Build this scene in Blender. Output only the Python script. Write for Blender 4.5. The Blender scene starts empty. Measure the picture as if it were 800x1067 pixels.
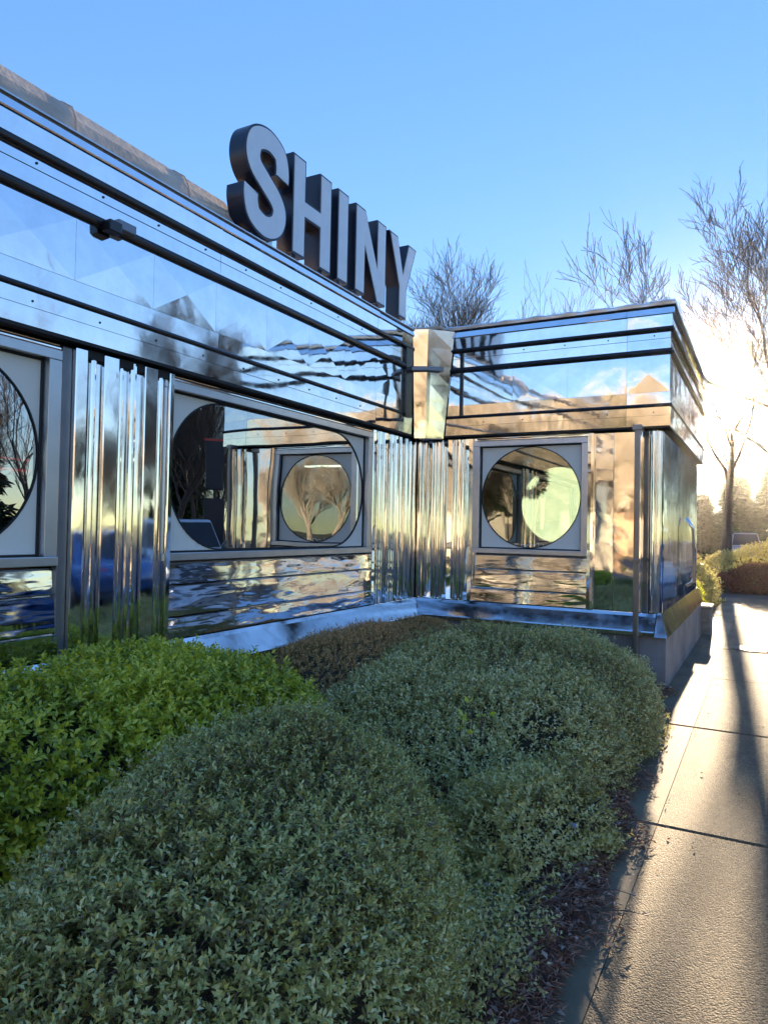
import bpy, bmesh, math, random
import numpy as np
from mathutils import Vector, Matrix
from mathutils.geometry import tessellate_polygon
R = math.radians
scene = bpy.context.scene
col = scene.collection
rng = np.random.default_rng(7)
random.seed(7)

# ------------------------------------------------------------------ helpers
def tag(o, label=None, cat=None, group=None, kind=None):
    if label: o['label'] = label
    if cat: o['category'] = cat
    if group: o['group'] = group
    if kind: o['kind'] = kind
    return o

def empty(name, loc=(0, 0, 0), rz=0):
    o = bpy.data.objects.new(name, None); col.objects.link(o)
    o.location = loc; o.rotation_euler = (0, 0, rz); o.empty_display_size = .1
    return o

def copy_tree(o, parent=None):
    c = o.copy(); col.objects.link(c); c.parent = parent
    for ch in list(o.children):
        copy_tree(ch, c)
    return c

class MB:
    def __init__(s): s.v = []; s.f = []; s.m = []
    def add(s, vs, fs, mi=0):
        n = len(s.v); s.v += [tuple(p) for p in vs]
        s.f += [tuple(n+i for i in f) for f in fs]; s.m += [mi]*len(fs); return s
    def box(s, x0, x1, y0, y1, z0, z1, mi=0):
        vs = [(x, y, z) for z in (z0, z1) for y in (y0, y1) for x in (x0, x1)]
        return s.add(vs, [(0,2,3,1),(4,5,7,6),(0,1,5,4),(2,6,7,3),(0,4,6,2),(1,3,7,5)], mi)
    def hexa(s, vs, mi=0):   # 4 bottom (ccw) then 4 top
        return s.add(vs, [(3,2,1,0),(4,5,6,7),(0,1,5,4),(1,2,6,5),(2,3,7,6),(3,0,4,7)], mi)
    def prism(s, poly, fn, d0, d1, mi=0, mi_cap=None):
        """poly 2D outline (ccw), fn(u,v,d)->xyz"""
        if mi_cap is None: mi_cap = mi
        n = len(poly)
        vs = [fn(u, v, d0) for u, v in poly]+[fn(u, v, d1) for u, v in poly]
        tr = tessellate_polygon([[Vector((u, v, 0)) for u, v in poly]])
        s.add(vs, [(i, (i+1) % n, n+(i+1) % n, n+i) for i in range(n)], mi)
        s.add([fn(u, v, d1) for u, v in poly], [tuple(t) for t in tr], mi_cap)
        s.add([fn(u, v, d0) for u, v in poly], [tuple(t)[::-1] for t in tr], mi_cap)
        return s
    def tube(s, pts, rads, n=6, mi=0, cap=True):
        pts = [Vector(p) for p in pts]; k = len(pts)
        if not hasattr(rads, '__len__'): rads = [rads]*k
        vs = []; up = None
        for i in range(k):
            t = (pts[min(i+1, k-1)]-pts[max(i-1, 0)]).normalized()
            if up is None:
                up = Vector((0, 0, 1)) if abs(t.z) < .9 else Vector((1, 0, 0))
            a = t.cross(up).normalized(); b = t.cross(a).normalized(); up = -b if False else up
            for j in range(n):
                an = 2*math.pi*j/n
                vs.append(pts[i]+(a*math.cos(an)+b*math.sin(an))*rads[i])
        fs = [(i*n+j, i*n+(j+1) % n, (i+1)*n+(j+1) % n, (i+1)*n+j) for i in range(k-1) for j in range(n)]
        if cap: fs += [tuple(range(n))[::-1], tuple(range((k-1)*n, k*n))]
        return s.add(vs, fs, mi)
    def lathe(s, prof, c=(0, 0, 0), n=16, mi=0, axis='z'):
        vs = []
        for r, h in prof:
            for j in range(n):
                a = 2*math.pi*j/n
                p = (r*math.cos(a), r*math.sin(a), h)
                if axis == 'x': p = (p[2], p[0], p[1])
                if axis == 'y': p = (p[0], p[2], p[1])
                vs.append((p[0]+c[0], p[1]+c[1], p[2]+c[2]))
        k = len(prof)
        fs = [(i*n+j, i*n+(j+1) % n, (i+1)*n+(j+1) % n, (i+1)*n+j) for i in range(k-1) for j in range(n)]
        return s.add(vs, fs, mi)
    def build(s, name, mats, parent=None, smooth=False, label=None, bevel=0, loc=None):
        if not isinstance(mats, (list, tuple)): mats = [mats]
        me = bpy.data.meshes.new(name); me.from_pydata(s.v, [], s.f)
        for m in mats: me.materials.append(m)
        if len(mats) > 1: me.polygons.foreach_set('material_index', s.m)
        bm = bmesh.new(); bm.from_mesh(me); bmesh.ops.recalc_face_normals(bm, faces=bm.faces)
        bm.to_mesh(me); bm.free()
        if smooth: me.shade_smooth()
        o = bpy.data.objects.new(name, me); col.objects.link(o)
        if parent: o.parent = parent
        if label: o['label'] = label
        if bevel:
            b = o.modifiers.new('b', 'BEVEL'); b.width = bevel; b.segments = 2; b.limit_method = 'ANGLE'; b.angle_limit = R(40)
        if loc: o.location = loc
        return o

# ------------------------------------------------------------------ materials
def nodes(name):
    m = bpy.data.materials.new(name); m.use_nodes = True
    nt = m.node_tree; p = nt.nodes['Principled BSDF']
    return m, nt, nt.nodes, nt.links, p

def coords(N, L, scale=(1, 1, 1)):
    tc = N.new('ShaderNodeTexCoord'); mp = N.new('ShaderNodeMapping'); mp.inputs['Scale'].default_value = scale
    L.new(tc.outputs['Object'], mp.inputs['Vector']); return mp.outputs['Vector']

def noise(N, L, vec, scale, detail=4, rough=.55, dist=0):
    n = N.new('ShaderNodeTexNoise'); n.inputs['Scale'].default_value = scale; n.inputs['Detail'].default_value = detail
    n.inputs['Roughness'].default_value = rough; n.inputs['Distortion'].default_value = dist
    L.new(vec, n.inputs['Vector']); return n.outputs['Fac']

def ramp(N, L, fac, stops):
    r = N.new('ShaderNodeValToRGB'); e = r.color_ramp.elements
    while len(e) < len(stops): e.new(.5)
    for x, (pos, c) in zip(e, stops):
        x.position = pos; x.color = (c[0], c[1], c[2], 1) if hasattr(c, '__len__') else (c, c, c, 1)
    L.new(fac, r.inputs['Fac']); return r.outputs['Color']

def bump(N, L, h, p, strength, dist, prev=None):
    b = N.new('ShaderNodeBump'); b.inputs['Strength'].default_value = strength; b.inputs['Distance'].default_value = dist
    L.new(h, b.inputs['Height'])
    if prev is not None: L.new(prev, b.inputs['Normal'])
    L.new(b.outputs['Normal'], p.inputs['Normal']); return b.outputs['Normal']

def mat_simple(name, c, rough=.5, metal=0, var=.12, scale=6, bmp=0, bscale=60, spec=.5):
    m, nt, N, L, p = nodes(name)
    v = coords(N, L); f = noise(N, L, v, scale)
    c0 = [x*(1-var) for x in c]; c1 = [min(1, x*(1+var)) for x in c]
    L.new(ramp(N, L, f, [(.3, c0), (.7, c1)]), p.inputs['Base Color'])
    p.inputs['Roughness'].default_value = rough; p.inputs['Metallic'].default_value = metal
    p.inputs['Specular IOR Level'].default_value = spec
    if bmp: bump(N, L, noise(N, L, v, bscale), p, 1, bmp)
    return m

def mat_chrome(name, c=(.86, .87, .88), rough=.035, waves=((1.6, .01),), stretch=(1, 1, 1), dirt=.10):
    m, nt, N, L, p = nodes(name)
    v = coords(N, L, stretch)
    p.inputs['Metallic'].default_value = 1
    g = noise(N, L, coords(N, L), 5, 6, .7)
    L.new(ramp(N, L, g, [(.35, [x*(1-dirt) for x in c]), (.6, c)]), p.inputs['Base Color'])
    g2 = noise(N, L, coords(N, L, (1, 1, .35)), 9, 6, .7)
    L.new(ramp(N, L, g2, [(.4, rough), (.75, rough*2.6)]), p.inputs['Roughness'])
    prev = None
    for sc, d in waves:
        prev = bump(N, L, noise(N, L, v, sc, 2, .45, .3), p, 1, d, prev)
    return m

M = {}
M['chrome'] = mat_chrome('polished_steel', waves=((1.0, .010), (5, .0006)))
M['chrome_warp'] = mat_chrome('dented_steel', waves=((1.0, .012), (3.0, .0016)), stretch=(1, 1, 1.3))
M['chrome_lap'] = mat_chrome('steel_lap_panel', waves=((1.4, .012), (4, .003)), stretch=(.6, .6, 3), c=(.62, .64, .68))
M['chrome_flute'] = mat_chrome('steel_flute', waves=((2.0, .004), (7, .0006)), stretch=(1, 1, .5), rough=.035)
M['chrome_skirt'] = mat_chrome('steel_skirt', waves=((1.0, .006), (6, .0004)), rough=.08, dirt=.12)
M['alu'] = mat_simple('brushed_aluminium', (.55, .57, .6), .32, .9, .06)
M['alu_dark'] = mat_simple('grey_aluminium', (.20, .21, .235), .4, .7, .08)
M['bead'] = mat_simple('black_bead', (.012, .012, .016), .25, 0, .3)
M['gasket'] = mat_simple('black_gasket', (.01, .01, .012), .6)
M['letter_side'] = mat_simple('navy_return', (.004, .007, .022), .3, 0, .2, spec=.5)
M['letter_face'] = mat_simple('grey_acrylic', (.80, .84, .88), .35, 0, .05)
M['membrane'] = mat_simple('roof_membrane', (.55, .44, .35), .75, 0, .22, 3, .004, 20)
M['base'] = mat_simple('painted_base', (.22, .215, .22), .6, 0, .35, 2.2, .003, 30)
M['inner_wall'] = mat_simple('cream_wall', (.42, .38, .32), .8)
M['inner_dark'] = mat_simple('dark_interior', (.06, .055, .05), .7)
M['inner_ceiling'] = mat_simple('ceiling_tile', (.3, .3, .29), .8)
M['wood'] = mat_simple('dark_wood', (.10, .05, .025), .4, 0, .3, 10)
M['bark'] = mat_simple('bark', (.085, .065, .05), .9, 0, .35, 12, .02, 30)
M['bark_pale'] = mat_simple('bark_pale', (.40, .34, .27), .9, 0, .3, 9, .02, 30)
M['stem'] = mat_simple('stem', (.12, .09, .07), .85, 0, .3, 40)
M['asphalt'] = mat_simple('asphalt', (.05, .05, .052), .85, 0, .25, 4, .004, 120)
M['paint_white'] = mat_simple('road_paint', (.7, .7, .68), .7, 0, .12, 20)
M['kerb'] = mat_simple('kerb_concrete', (.30, .29, .27), .85, 0, .15, 5, .003, 80)
M['rubber'] = mat_simple('rubber', (.015, .015, .016), .7)
M['plastic_pale'] = mat_simple('pale_plastic', (.5, .48, .56), .4)
M['downpipe'] = mat_simple('downpipe_paint', (.22, .22, .23), .3, .8)
M['brick'] = mat_simple('stone_block', (.22, .2, .17), .85, 0, .25, 12, .004, 60)
M['post_dark'] = mat_simple('sign_dark', (.02, .02, .028), .4)
M['snow_paint'] = mat_simple('snow_spray', (.75, .78, .78), .8)
M['foil'] = mat_chrome('crumpled_steel', waves=((14, .03),), rough=.06)

def emis(name, c, s):
    m, nt, N, L, p = nodes(name)
    p.inputs['Base Color'].default_value = (*c, 1); p.inputs['Emission Color'].default_value = (*c, 1)
    p.inputs['Emission Strength'].default_value = s; return m
M['neon_red'] = emis('neon_red', (1, .06, .04), .6)
M['lamp_warm'] = emis('lamp_warm', (1, .75, .45), 4)
M['light_bar'] = emis('light_bar', (.95, 1, .9), 1.4)
M['tail_red'] = mat_simple('tail_lens', (.5, .02, .02), .2)
M['head_lens'] = mat_simple('head_lens', (.75, .75, .78), .12, .3)

def mat_glass(name, tint, refl, rough=.0, wav=.004):
    m, nt, N, L, p = nodes(name)
    N.remove(p); out = N['Material Output']
    t = N.new('ShaderNodeBsdfTransparent'); t.inputs['Color'].default_value = (*tint, 1)
    g = N.new('ShaderNodeBsdfGlossy'); g.inputs['Roughness'].default_value = rough; g.inputs['Color'].default_value = (.92, .95, 1, 1)
    fr = N.new('ShaderNodeLayerWeight'); fr.inputs['Blend'].default_value = .35
    mp = N.new('ShaderNodeMapRange'); mp.inputs['To Min'].default_value = refl; mp.inputs['To Max'].default_value = .95
    L.new(fr.outputs['Facing'], mp.inputs['Value'])
    mx = N.new('ShaderNodeMixShader'); L.new(mp.outputs['Result'], mx.inputs['Fac'])
    L.new(t.outputs[0], mx.inputs[1]); L.new(g.outputs[0], mx.inputs[2]); L.new(mx.outputs[0], out.inputs['Surface'])
    if wav:
        b = N.new('ShaderNodeBump'); b.inputs['Distance'].default_value = wav; b.inputs['Strength'].default_value = 1
        L.new(noise(N, L, coords(N, L), 1.1, 1), b.inputs['Height']); L.new(b.outputs['Normal'], g.inputs['Normal'])
    return m
M['glass'] = mat_glass('window_glass', (.34, .38, .37), .35)
M['glass_b'] = mat_glass('vestibule_glass', (.66, .72, .64), .16)
M['car_glass'] = mat_glass('car_glass', (.1, .12, .13), .25, wav=0)

def mat_film(name, c, tr):
    m, nt, N, L, p = nodes(name)
    p.inputs['Base Color'].default_value = (*c, 1); p.inputs['Roughness'].default_value = .35
    t = N.new('ShaderNodeBsdfTranslucent'); t.inputs['Color'].default_value = (*c, 1)
    mx = N.new('ShaderNodeMixShader'); mx.inputs['Fac'].default_value = tr
    L.new(p.outputs[0], mx.inputs[1]); L.new(t.outputs[0], mx.inputs[2]); L.new(mx.outputs[0], N['Material Output'].inputs['Surface'])
    return m
M['frost'] = mat_film('frosted_film', (.90, .85, .76), .1)
M['frost_round'] = mat_film('frosted_round', (.33, .42, .40), .9)

def mat_leaf(name, c0, c1, c2, rough=.38, transl=.3, spec=.5):
    """c0 dark, c1 usual, c2 young growth and tips painted pale as highlights; picked per leaf by the 'tone' attribute"""
    m, nt, N, L, p = nodes(name)
    a = N.new('ShaderNodeAttribute'); a.attribute_name = 'tone'
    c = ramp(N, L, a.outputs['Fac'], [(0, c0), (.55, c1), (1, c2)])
    L.new(c, p.inputs['Base Color']); p.inputs['Roughness'].default_value = rough; p.inputs['Specular IOR Level'].default_value = spec
    t = N.new('ShaderNodeBsdfTranslucent'); L.new(c, t.inputs['Color'])
    mx = N.new('ShaderNodeMixShader'); mx.inputs['Fac'].default_value = transl
    L.new(p.outputs[0], mx.inputs[1]); L.new(t.outputs[0], mx.inputs[2]); L.new(mx.outputs[0], N['Material Output'].inputs['Surface'])
    return m
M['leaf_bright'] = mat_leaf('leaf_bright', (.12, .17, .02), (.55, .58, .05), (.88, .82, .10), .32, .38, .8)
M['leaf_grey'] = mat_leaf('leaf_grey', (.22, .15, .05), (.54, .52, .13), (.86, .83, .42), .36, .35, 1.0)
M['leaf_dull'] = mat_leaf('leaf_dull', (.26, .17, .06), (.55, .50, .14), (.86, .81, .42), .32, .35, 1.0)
M['leaf_brown'] = mat_leaf('leaf_brown', (.22, .18, .05), (.70, .42, .16), (.85, .46, .20), .45, .3)
M['leaf_dry'] = mat_leaf('leaf_dry', (.12, .05, .035), (.32, .19, .13), (.45, .36, .30), .6, .2)
M['leaf_red'] = mat_leaf('leaf_red', (.08, .03, .02), (.28, .09, .05), (.4, .2, .08), .5, .3)
M['needle'] = mat_leaf('needle', (.015, .035, .015), (.03, .06, .025), (.06, .1, .03), .6, .1)
M['leaf_wreath'] = mat_leaf('leaf_wreath', (.05, .12, .1), (.16, .25, .22), (.5, .6, .55), .5, .2)
M['straw'] = mat_leaf('straw', (.14, .05, .03), (.40, .17, .10), (.62, .40, .30), .7, .1)

def mat_paint(name, c):
    m, nt, N, L, p = nodes(name)
    p.inputs['Base Color'].default_value = (*c, 1); p.inputs['Roughness'].default_value = .25; p.inputs['Metallic'].default_value = .2
    p.inputs['Coat Weight'].default_value = 1; p.inputs['Coat Roughness'].default_value = .04
    return m

def mat_ground():
    m, nt, N, L, p = nodes('soil')
    v = coords(N, L); f = noise(N, L, v, 3, 8, .7)
    L.new(ramp(N, L, f, [(.3, (.05, .028, .02)), (.55, (.16, .075, .05)), (.8, (.26, .15, .10))]), p.inputs['Base Color'])
    p.inputs['Roughness'].default_value = .95
    bump(N, L, noise(N, L, v, 40, 6, .8), p, 1, .02); return m
def mat_lawn():
    m, nt, N, L, p = nodes('winter_lawn')
    v = coords(N, L); f = noise(N, L, v, .6, 8, .7)
    L.new(ramp(N, L, f, [(.3, (.05, .055, .02)), (.6, (.12, .10, .045)), (.8, (.17, .14, .07))]), p.inputs['Base Color'])
    p.inputs['Roughness'].default_value = .95
    bump(N, L, noise(N, L, v, 30, 6, .8), p, 1, .03); return m
def mat_concrete(name, aggregate):
    m, nt, N, L, p = nodes(name)
    v = coords(N, L); f = noise(N, L, v, 1.2, 8, .65)
    base = ramp(N, L, f, [(.3, (.115, .088, .052)), (.7, (.18, .142, .086))])
    st = noise(N, L, coords(N, L, (1, .35, 1)), 2.6, 6, .7)
    sm = N.new('ShaderNodeMix'); sm.data_type = 'RGBA'; sm.blend_type = 'MULTIPLY'; sm.inputs['Factor'].default_value = 1
    L.new(base, sm.inputs['A']); L.new(ramp(N, L, st, [(.38, (.62, .60, .58)), (.55, (1, 1, 1)), (.8, (1.12, 1.1, 1.05))]), sm.inputs['B']); base = sm.outputs['Result']
    if aggregate:
        vo = N.new('ShaderNodeTexVoronoi'); vo.inputs['Scale'].default_value = 130; vo.inputs['Randomness'].default_value = 1
        L.new(v, vo.inputs['Vector'])
        gr = ramp(N, L, vo.outputs['Color'], [(.1, (.32, .29, .25)), (.5, (.9, .84, .74)), (.95, (1.9, 1.75, 1.5))])
        mx = N.new('ShaderNodeMix'); mx.data_type = 'RGBA'; mx.blend_type = 'MULTIPLY'; mx.inputs['Factor'].default_value = .85
        L.new(base, mx.inputs['A']); L.new(gr, mx.inputs['B']); L.new(mx.outputs['Result'], p.inputs['Base Color'])
        pr = bump(N, L, vo.outputs['Distance'], p, 1, -.005)
        bump(N, L, noise(N, L, v, 34, 6, .75), p, 1, .0035, pr)
    else:
        L.new(base, p.inputs['Base Color']); bump(N, L, noise(N, L, v, 60, 8, .75), p, 1, .003)
    p.inputs['Roughness'].default_value = .8
    return m
M['soil'] = mat_ground(); M['lawn'] = mat_lawn()
M['walk'] = mat_concrete('exposed_aggregate', True); M['walk_edge'] = mat_concrete('smooth_concrete', False)
M['joint'] = mat_simple('joint_dirt', (.02, .017, .014), .95)
def mat_brickwall(name, c1, c2, mort):
    m, nt, N, L, p = nodes(name)
    tc = N.new('ShaderNodeTexCoord'); mp = N.new('ShaderNodeMapping'); mp.inputs['Rotation'].default_value = (R(90), 0, 0)
    L.new(tc.outputs['Object'], mp.inputs['Vector'])
    b = N.new('ShaderNodeTexBrick'); b.inputs['Scale'].default_value = 4
    b.inputs['Color1'].default_value = (*c1, 1); b.inputs['Color2'].default_value = (*c2, 1); b.inputs['Mortar'].default_value = (*mort, 1)
    L.new(mp.outputs['Vector'], b.inputs['Vector']); L.new(b.outputs['Color'], p.inputs['Base Color']); p.inputs['Roughness'].default_value = .85
    return m
M['brickwall'] = mat_brickwall('tan_brick', (.42, .26, .15), (.34, .2, .12), (.4, .36, .3))
M['roof_shingle'] = mat_simple('shingle', (.09, .07, .06), .9, 0, .3, 6, .01, 20)
M['siding'] = mat_simple('pale_siding', (.5, .45, .36), .7, 0, .08)

# ------------------------------------------------------------------ ground, sidewalk, road
SHX, SHY = -3.72, 7.70          # planes of the two window walls
def sheet(name, x0, x1, y0, y1, z, mat):
    o = MB().add([(x0, y0, z), (x1, y0, z), (x1, y1, z), (x0, y1, z)], [(0, 1, 2, 3)]).build(name, mat)
    return tag(o, kind='structure')
sheet('ground', -165, 165, -165, 165, -.10, M['lawn'])
bed = MB()
xe = lambda y: float(np.interp(y, [-9, 2.2, 3.8, 5.4, 8.5, 30], [-.64, -.62, -.64, -.86, -.90, -.90]))
nx, ny = 60, 150
ts = np.linspace(0, 1, nx)**.8; ys = np.linspace(-1.2, 7.75, ny)
for j in range(ny):
    for i in range(nx):
        y = ys[j]; xr = xe(y)-.01+.018*math.sin(6.3*y)+.012*math.sin(15*y+2)+.008*math.sin(37*y); x = -3.75+(xr+3.75)*ts[i]
        z = .02*math.sin(3.1*x+1.7*y)+.015*math.sin(7*x-5*y+1)+.012*math.sin(13*y+9*x)+.01
        edge = min(1, (xr-x)/.14); bed.v.append((x, y, .003+edge*.03+z*.8*edge))
bed.f = [(j*nx+i, j*nx+i+1, (j+1)*nx+i+1, (j+1)*nx+i) for j in range(ny-1) for i in range(nx-1)]; bed.m = [0]*len(bed.f)
tag(bed.build('planting_bed', M['soil'], smooth=True), kind='structure')

sw = MB()
edges = [-8.9, -6.7, -4.5, -2.4, -.25, 1.92, 4.06, 6.24, 8.46, 10.7, 12.9, 15.1, 17.3, 19.6]
XE0, XE1, XE2 = -.90, -.50, 1.35
for a, b in zip(edges[:-1], edges[1:]):
    g = .013 if abs(a-4.06) < .01 or abs(b-4.06) < .01 else .008
    dz = random.uniform(-.003, .003)
    for (x0, x1, mi) in ((XE0, XE1, 1), (XE1, XE2, 0)):
        e = .008
        vs = [(x0, a+g, -.1), (x1, a+g, -.1), (x1, b-g, -.1), (x0, b-g, -.1),
              (x0, a+g, dz-e), (x1, a+g, dz-e), (x1, b-g, dz-e), (x0, b-g, dz-e),
              (x0+.002, a+g+e, dz), (x1-.002, a+g+e, dz), (x1-.002, b-g-e, dz), (x0+.002, b-g-e, dz)]
        sw.add(vs, [(0,1,5,4),(1,2,6,5),(2,3,7,6),(3,0,4,7),(4,5,9,8),(5,6,10,9),(6,7,11,10),(7,4,8,11),(8,9,10,11)], mi)
sw.box(XE0+.01, XE2-.01, edges[0], edges[-1], -.09, -.022, 2)
sidewalk = tag(sw.build('sidewalk', [M['walk'], M['walk_edge'], M['joint']]), kind='structure')
# kerb and car park to the right of the sidewalk, drive beyond its end
k = MB(); k.box(1.36, 1.52, -9, 19.6, -.22, -.005)
tag(k.build('kerb', M['kerb'], bevel=.015), kind='structure')
sheet('car_park', 1.52, 60, -28, 60, -.094, M['asphalt'])
sheet('driveway', -40, 1.52, 19.7, 27, -.088, M['asphalt'])
sheet('road', -60, 60, -30, -9.2, -.084, M['asphalt'])
bl = MB()
for i in range(12):
    y = -6+i*2.7; bl.add([(9, y, -.088), (14, y+1.2, -.088), (14, y+1.32, -.088), (9, y+.12, -.088)], [(0, 1, 2, 3)])
for i in range(20):
    x = -40+i*4; bl.add([(x, -20.06, -.078), (x+2, -20.06, -.078), (x+2, -19.94, -.078), (x, -19.94, -.078)], [(0, 1, 2, 3)])
tag(bl.build('road_markings', M['paint_white']), kind='structure')
# low dark drain grate in the walk far ahead
dg = MB(); dg.lathe([(.0, .006), (.25, .006), (.27, .003), (.27, -.002)], n=28)
for i in range(7): dg.box(-.2+i*.06, -.17+i*.06, -.16, .16, .0065, .011)
o = dg.build('drain_cover', M['gasket'], loc=(-.14, 10.9, .004)); tag(o, 'round dark metal drain cover set in the far end of the pavement', 'drain cover')

# ------------------------------------------------------------------ the diner
diner = empty('diner', (-3.7, 4, 0))
tag(diner, 'mirror-bright stainless steel diner with banded fascia, round-cornered windows and a projecting wing', 'diner')
off = Vector((-3.7, 4, 0))
def P(mb, name, mats, parent=None, **kw):
    par = parent or diner
    o = mb.build(name, mats, None, **kw); o.parent = par
    if par is diner: o.location = -off
    return o
def sub(mb, name, mats, par, **kw):     # sub-part of a part that itself sits at -off
    o = mb.build(name, mats, None, **kw); o.parent = par; return o

runs = {'A': lambda s, d, z: (-3.62+d, s, z), 'B': lambda s, d, z: (s, 7.60-d, z), 'S': lambda s, d, z: (-.86+d, s, z)}
def slab(mb, run, s0, s1, z0, d0, z1, d1, t=.03, mi=0, nseg=1):
    f = runs[run]
    c = [f(s0, d0-t, z0), f(s1, d0-t, z0), f(s1, d0, z0), f(s0, d0, z0), f(s0, d1-t, z1), f(s1, d1-t, z1), f(s1, d1, z1), f(s0, d1, z1)]
    mb.hexa(c, mi)
def ext(run, d):
    return {'A': (-4.2, 7.62), 'B': (-3.64, -.86+d), 'S': (7.63-d, 11.95)}[run]
seams = {'A': [-3.25, -.82, 1.62, 4.05, 6.48], 'B': [-1.28], 'S': [9.2]}
def split(run, d):
    a, b = ext(run, d); pts = [a]+[s for s in seams[run] if a+.2 < s < b-.2]+[b]
    return list(zip(pts[:-1], pts[1:]))
for run in 'ABS':
    bands = [('cornice_band', 3.770, .040, 3.832, .026), ('fascia_band', 3.645, .012, 3.768, .018),
             ('fascia_band', 3.425, .0, 3.592, .004), ('fascia_band', 2.868, .0, 2.982, .004), ('fascia_band', 2.640, .0, 2.829, .006)]
    for name, z0, d0, z1, d1 in bands:
        mb = MB()
        for a, b in split(run, max(d0, d1)):
            j0, j1 = random.uniform(-.003, .003), random.uniform(-.003, .003)
            slab(mb, run, a+.0015, b-.0015, z0, d0+j0, z1, d1+j1)
        f = runs[run]
        if name == 'fascia_band' and z1 < 3.7:      # seam line and screws
            zs = z0+(z1-z0)*.60 if z1 > 2.99 else z0+(z1-z0)*.55
            a, b = ext(run, 0)
            if abs(z0-2.868) > .01:
                c = [f(a, .0, zs-.0012), f(b, .0, zs-.0012), f(b, .0055, zs-.0012), f(a, .0055, zs-.0012), f(a, .0, zs+.0012), f(b, .0, zs+.0012), f(b, .0055, zs+.0012), f(a, .0055, zs+.0012)]
                mb.hexa(c, 1)
                s = a+.35
                while s < b:
                    pts = [f(s+.007*math.cos(t), .008, zs+.035+.007*math.sin(t)) for t in np.linspace(0, 2*math.pi, 9)[:-1]]
                    pt2 = [f(s+.008*math.cos(t), .0, zs+.035+.008*math.sin(t)) for t in np.linspace(0, 2*math.pi, 9)[:-1]]
                    mb.add(pts+pt2, [tuple(range(8))]+[(i, (i+1) % 8, 8+(i+1) % 8, 8+i) for i in range(8)], 1)
                    s += .455
        P(mb, name, [M['chrome_warp'] if z0 > 3.6 and run != 'A' else M['chrome'], M['gasket']])
    # dark beads
    for zc, r, dd in ((3.618, .027, .012), (3.391, .034, .0), (2.848, .0185, .0)):
        mb = MB(); a, b = ext(run, dd); f = runs[run]
        if run == 'A': b -= .10
        if run == 'B': a += .18
        prof = [(dd-.02, zc-r), (dd+.002, zc-r)]+[(dd+.006+r*.8*math.cos(t), zc+r*(1 if run == 'A' else .78)*math.sin(t)) for t in np.linspace(-1.35, 1.35, 7)]+[(dd+.004, zc+r), (dd-.02, zc+r)]
        n = len(prof)
        vs = [f(a, d, z) for d, z in prof]+[f(b+(.02 if run == 'B' else 0), d, z) for d, z in prof]
        mb.add(vs, [(i, (i+1) % n, n+(i+1) % n, n+i) for i in range(n)]+[tuple(range(n)), tuple(range(n, 2*n))])
        P(mb, 'bead', M['bead'])
    # creased pyramid panels between the beads
    mb = MB(); f = runs[run]; a, b = ext(run, 0)
    z0, z1 = 2.984, 3.357
    cell = .61; off_c = {'A': 2.79, 'B': -1.28, 'S': 9.2}[run]
    nc0 = int(math.floor((a-off_c)/cell)); nc1 = int(math.ceil((b-off_c)/cell))
    for c in range(nc0, nc1):
        s0, s1 = max(a, off_c+c*cell), min(b, off_c+(c+1)*cell)
        if s1-s0 < .05: continue
        sm = (s0+s1)/2; dp = ((.008 if c < 2 else .004) if run == 'A' else .0015)+.001*math.sin(c*2.3); zc = (z0+z1)/2
        g = .0008
        K = 6
        # each triangle facet keeps a little pillow
        cor = [(s0+g, z0), (s1-g, z0), (s1-g, z1), (s0+g, z1)]
        for q in range(4):
            p0, p1 = cor[q], cor[(q+1) % 4]
            mb.add([f(p0[0], .002, p0[1]), f(p1[0], .002, p1[1]), f(sm, .002+dp, zc)], [(0, 1, 2)])
    slab(mb, run, a, b, z0, -.004, z1, -.004, .02)
    P(mb, 'creased_panel', M['chrome_warp'])
    # soffit under the fascia, black to paint in the gap's shadow line, and backing
    mb = MB(); slab(mb, run, a, b, 2.622, -.002, 2.642, -.002, .30, 0); P(mb, 'soffit', M['gasket'])
    mb = MB(); slab(mb, run, a, b, 2.646, -.032, 3.85, -.032, .02); P(mb, 'fascia_backing', M['gasket'])

# inner corner cover: tapered folded steel
mb = MB()
zt, zb = 3.845, 2.600
top = [(-3.60, 7.29), (-3.43, 7.345), (-3.415, 7.36), (-3.40, 7.375), (-3.20, 7.575), (-3.60, 7.62)]
bot = [(-3.60, 7.38), (-3.485, 7.425), (-3.47, 7.44), (-3.455, 7.455), (-3.32, 7.575), (-3.60, 7.62)]
zs = np.linspace(0, 1, 7); n = 6
vs = []
for t in zs:
    for (xt, yt), (xb, yb) in zip(top, bot): vs.append((xt+(xb-xt)*t, yt+(yb-yt)*t, zt+(zb-zt)*t))
mb.add(vs, [(i*n+j, i*n+(j+1) % n, (i+1)*n+(j+1) % n, (i+1)*n+j) for i in range(6) for j in range(n)]+[tuple(range(n)), tuple(range(6*n, 7*n))])
P(mb, 'corner_cover', M['chrome'], label='tapered folded steel cover in the inner corner of the fascia')
mb = MB(); mb.box(-3.612, -3.585, 7.12, 7.27, 2.82, 3.64); P(mb, 'corner_trim', M['bead'])
mb = MB(); mb.box(-3.13, -3.09, 7.585, 7.61, 2.83, 3.64); P(mb, 'corner_trim', M['bead'])
mb = MB(); mb.hexa([(-3.60, 7.25, 3.36), (-3.42, 7.325, 3.36), (-3.27, 7.45, 3.36), (-3.60, 7.5, 3.36), (-3.60, 7.25, 3.415), (-3.42, 7.325, 3.415), (-3.27, 7.45, 3.415), (-3.60, 7.5, 3.415)])
P(mb, 'bead_joint', M['alu_dark'], bevel=.01)
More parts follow.
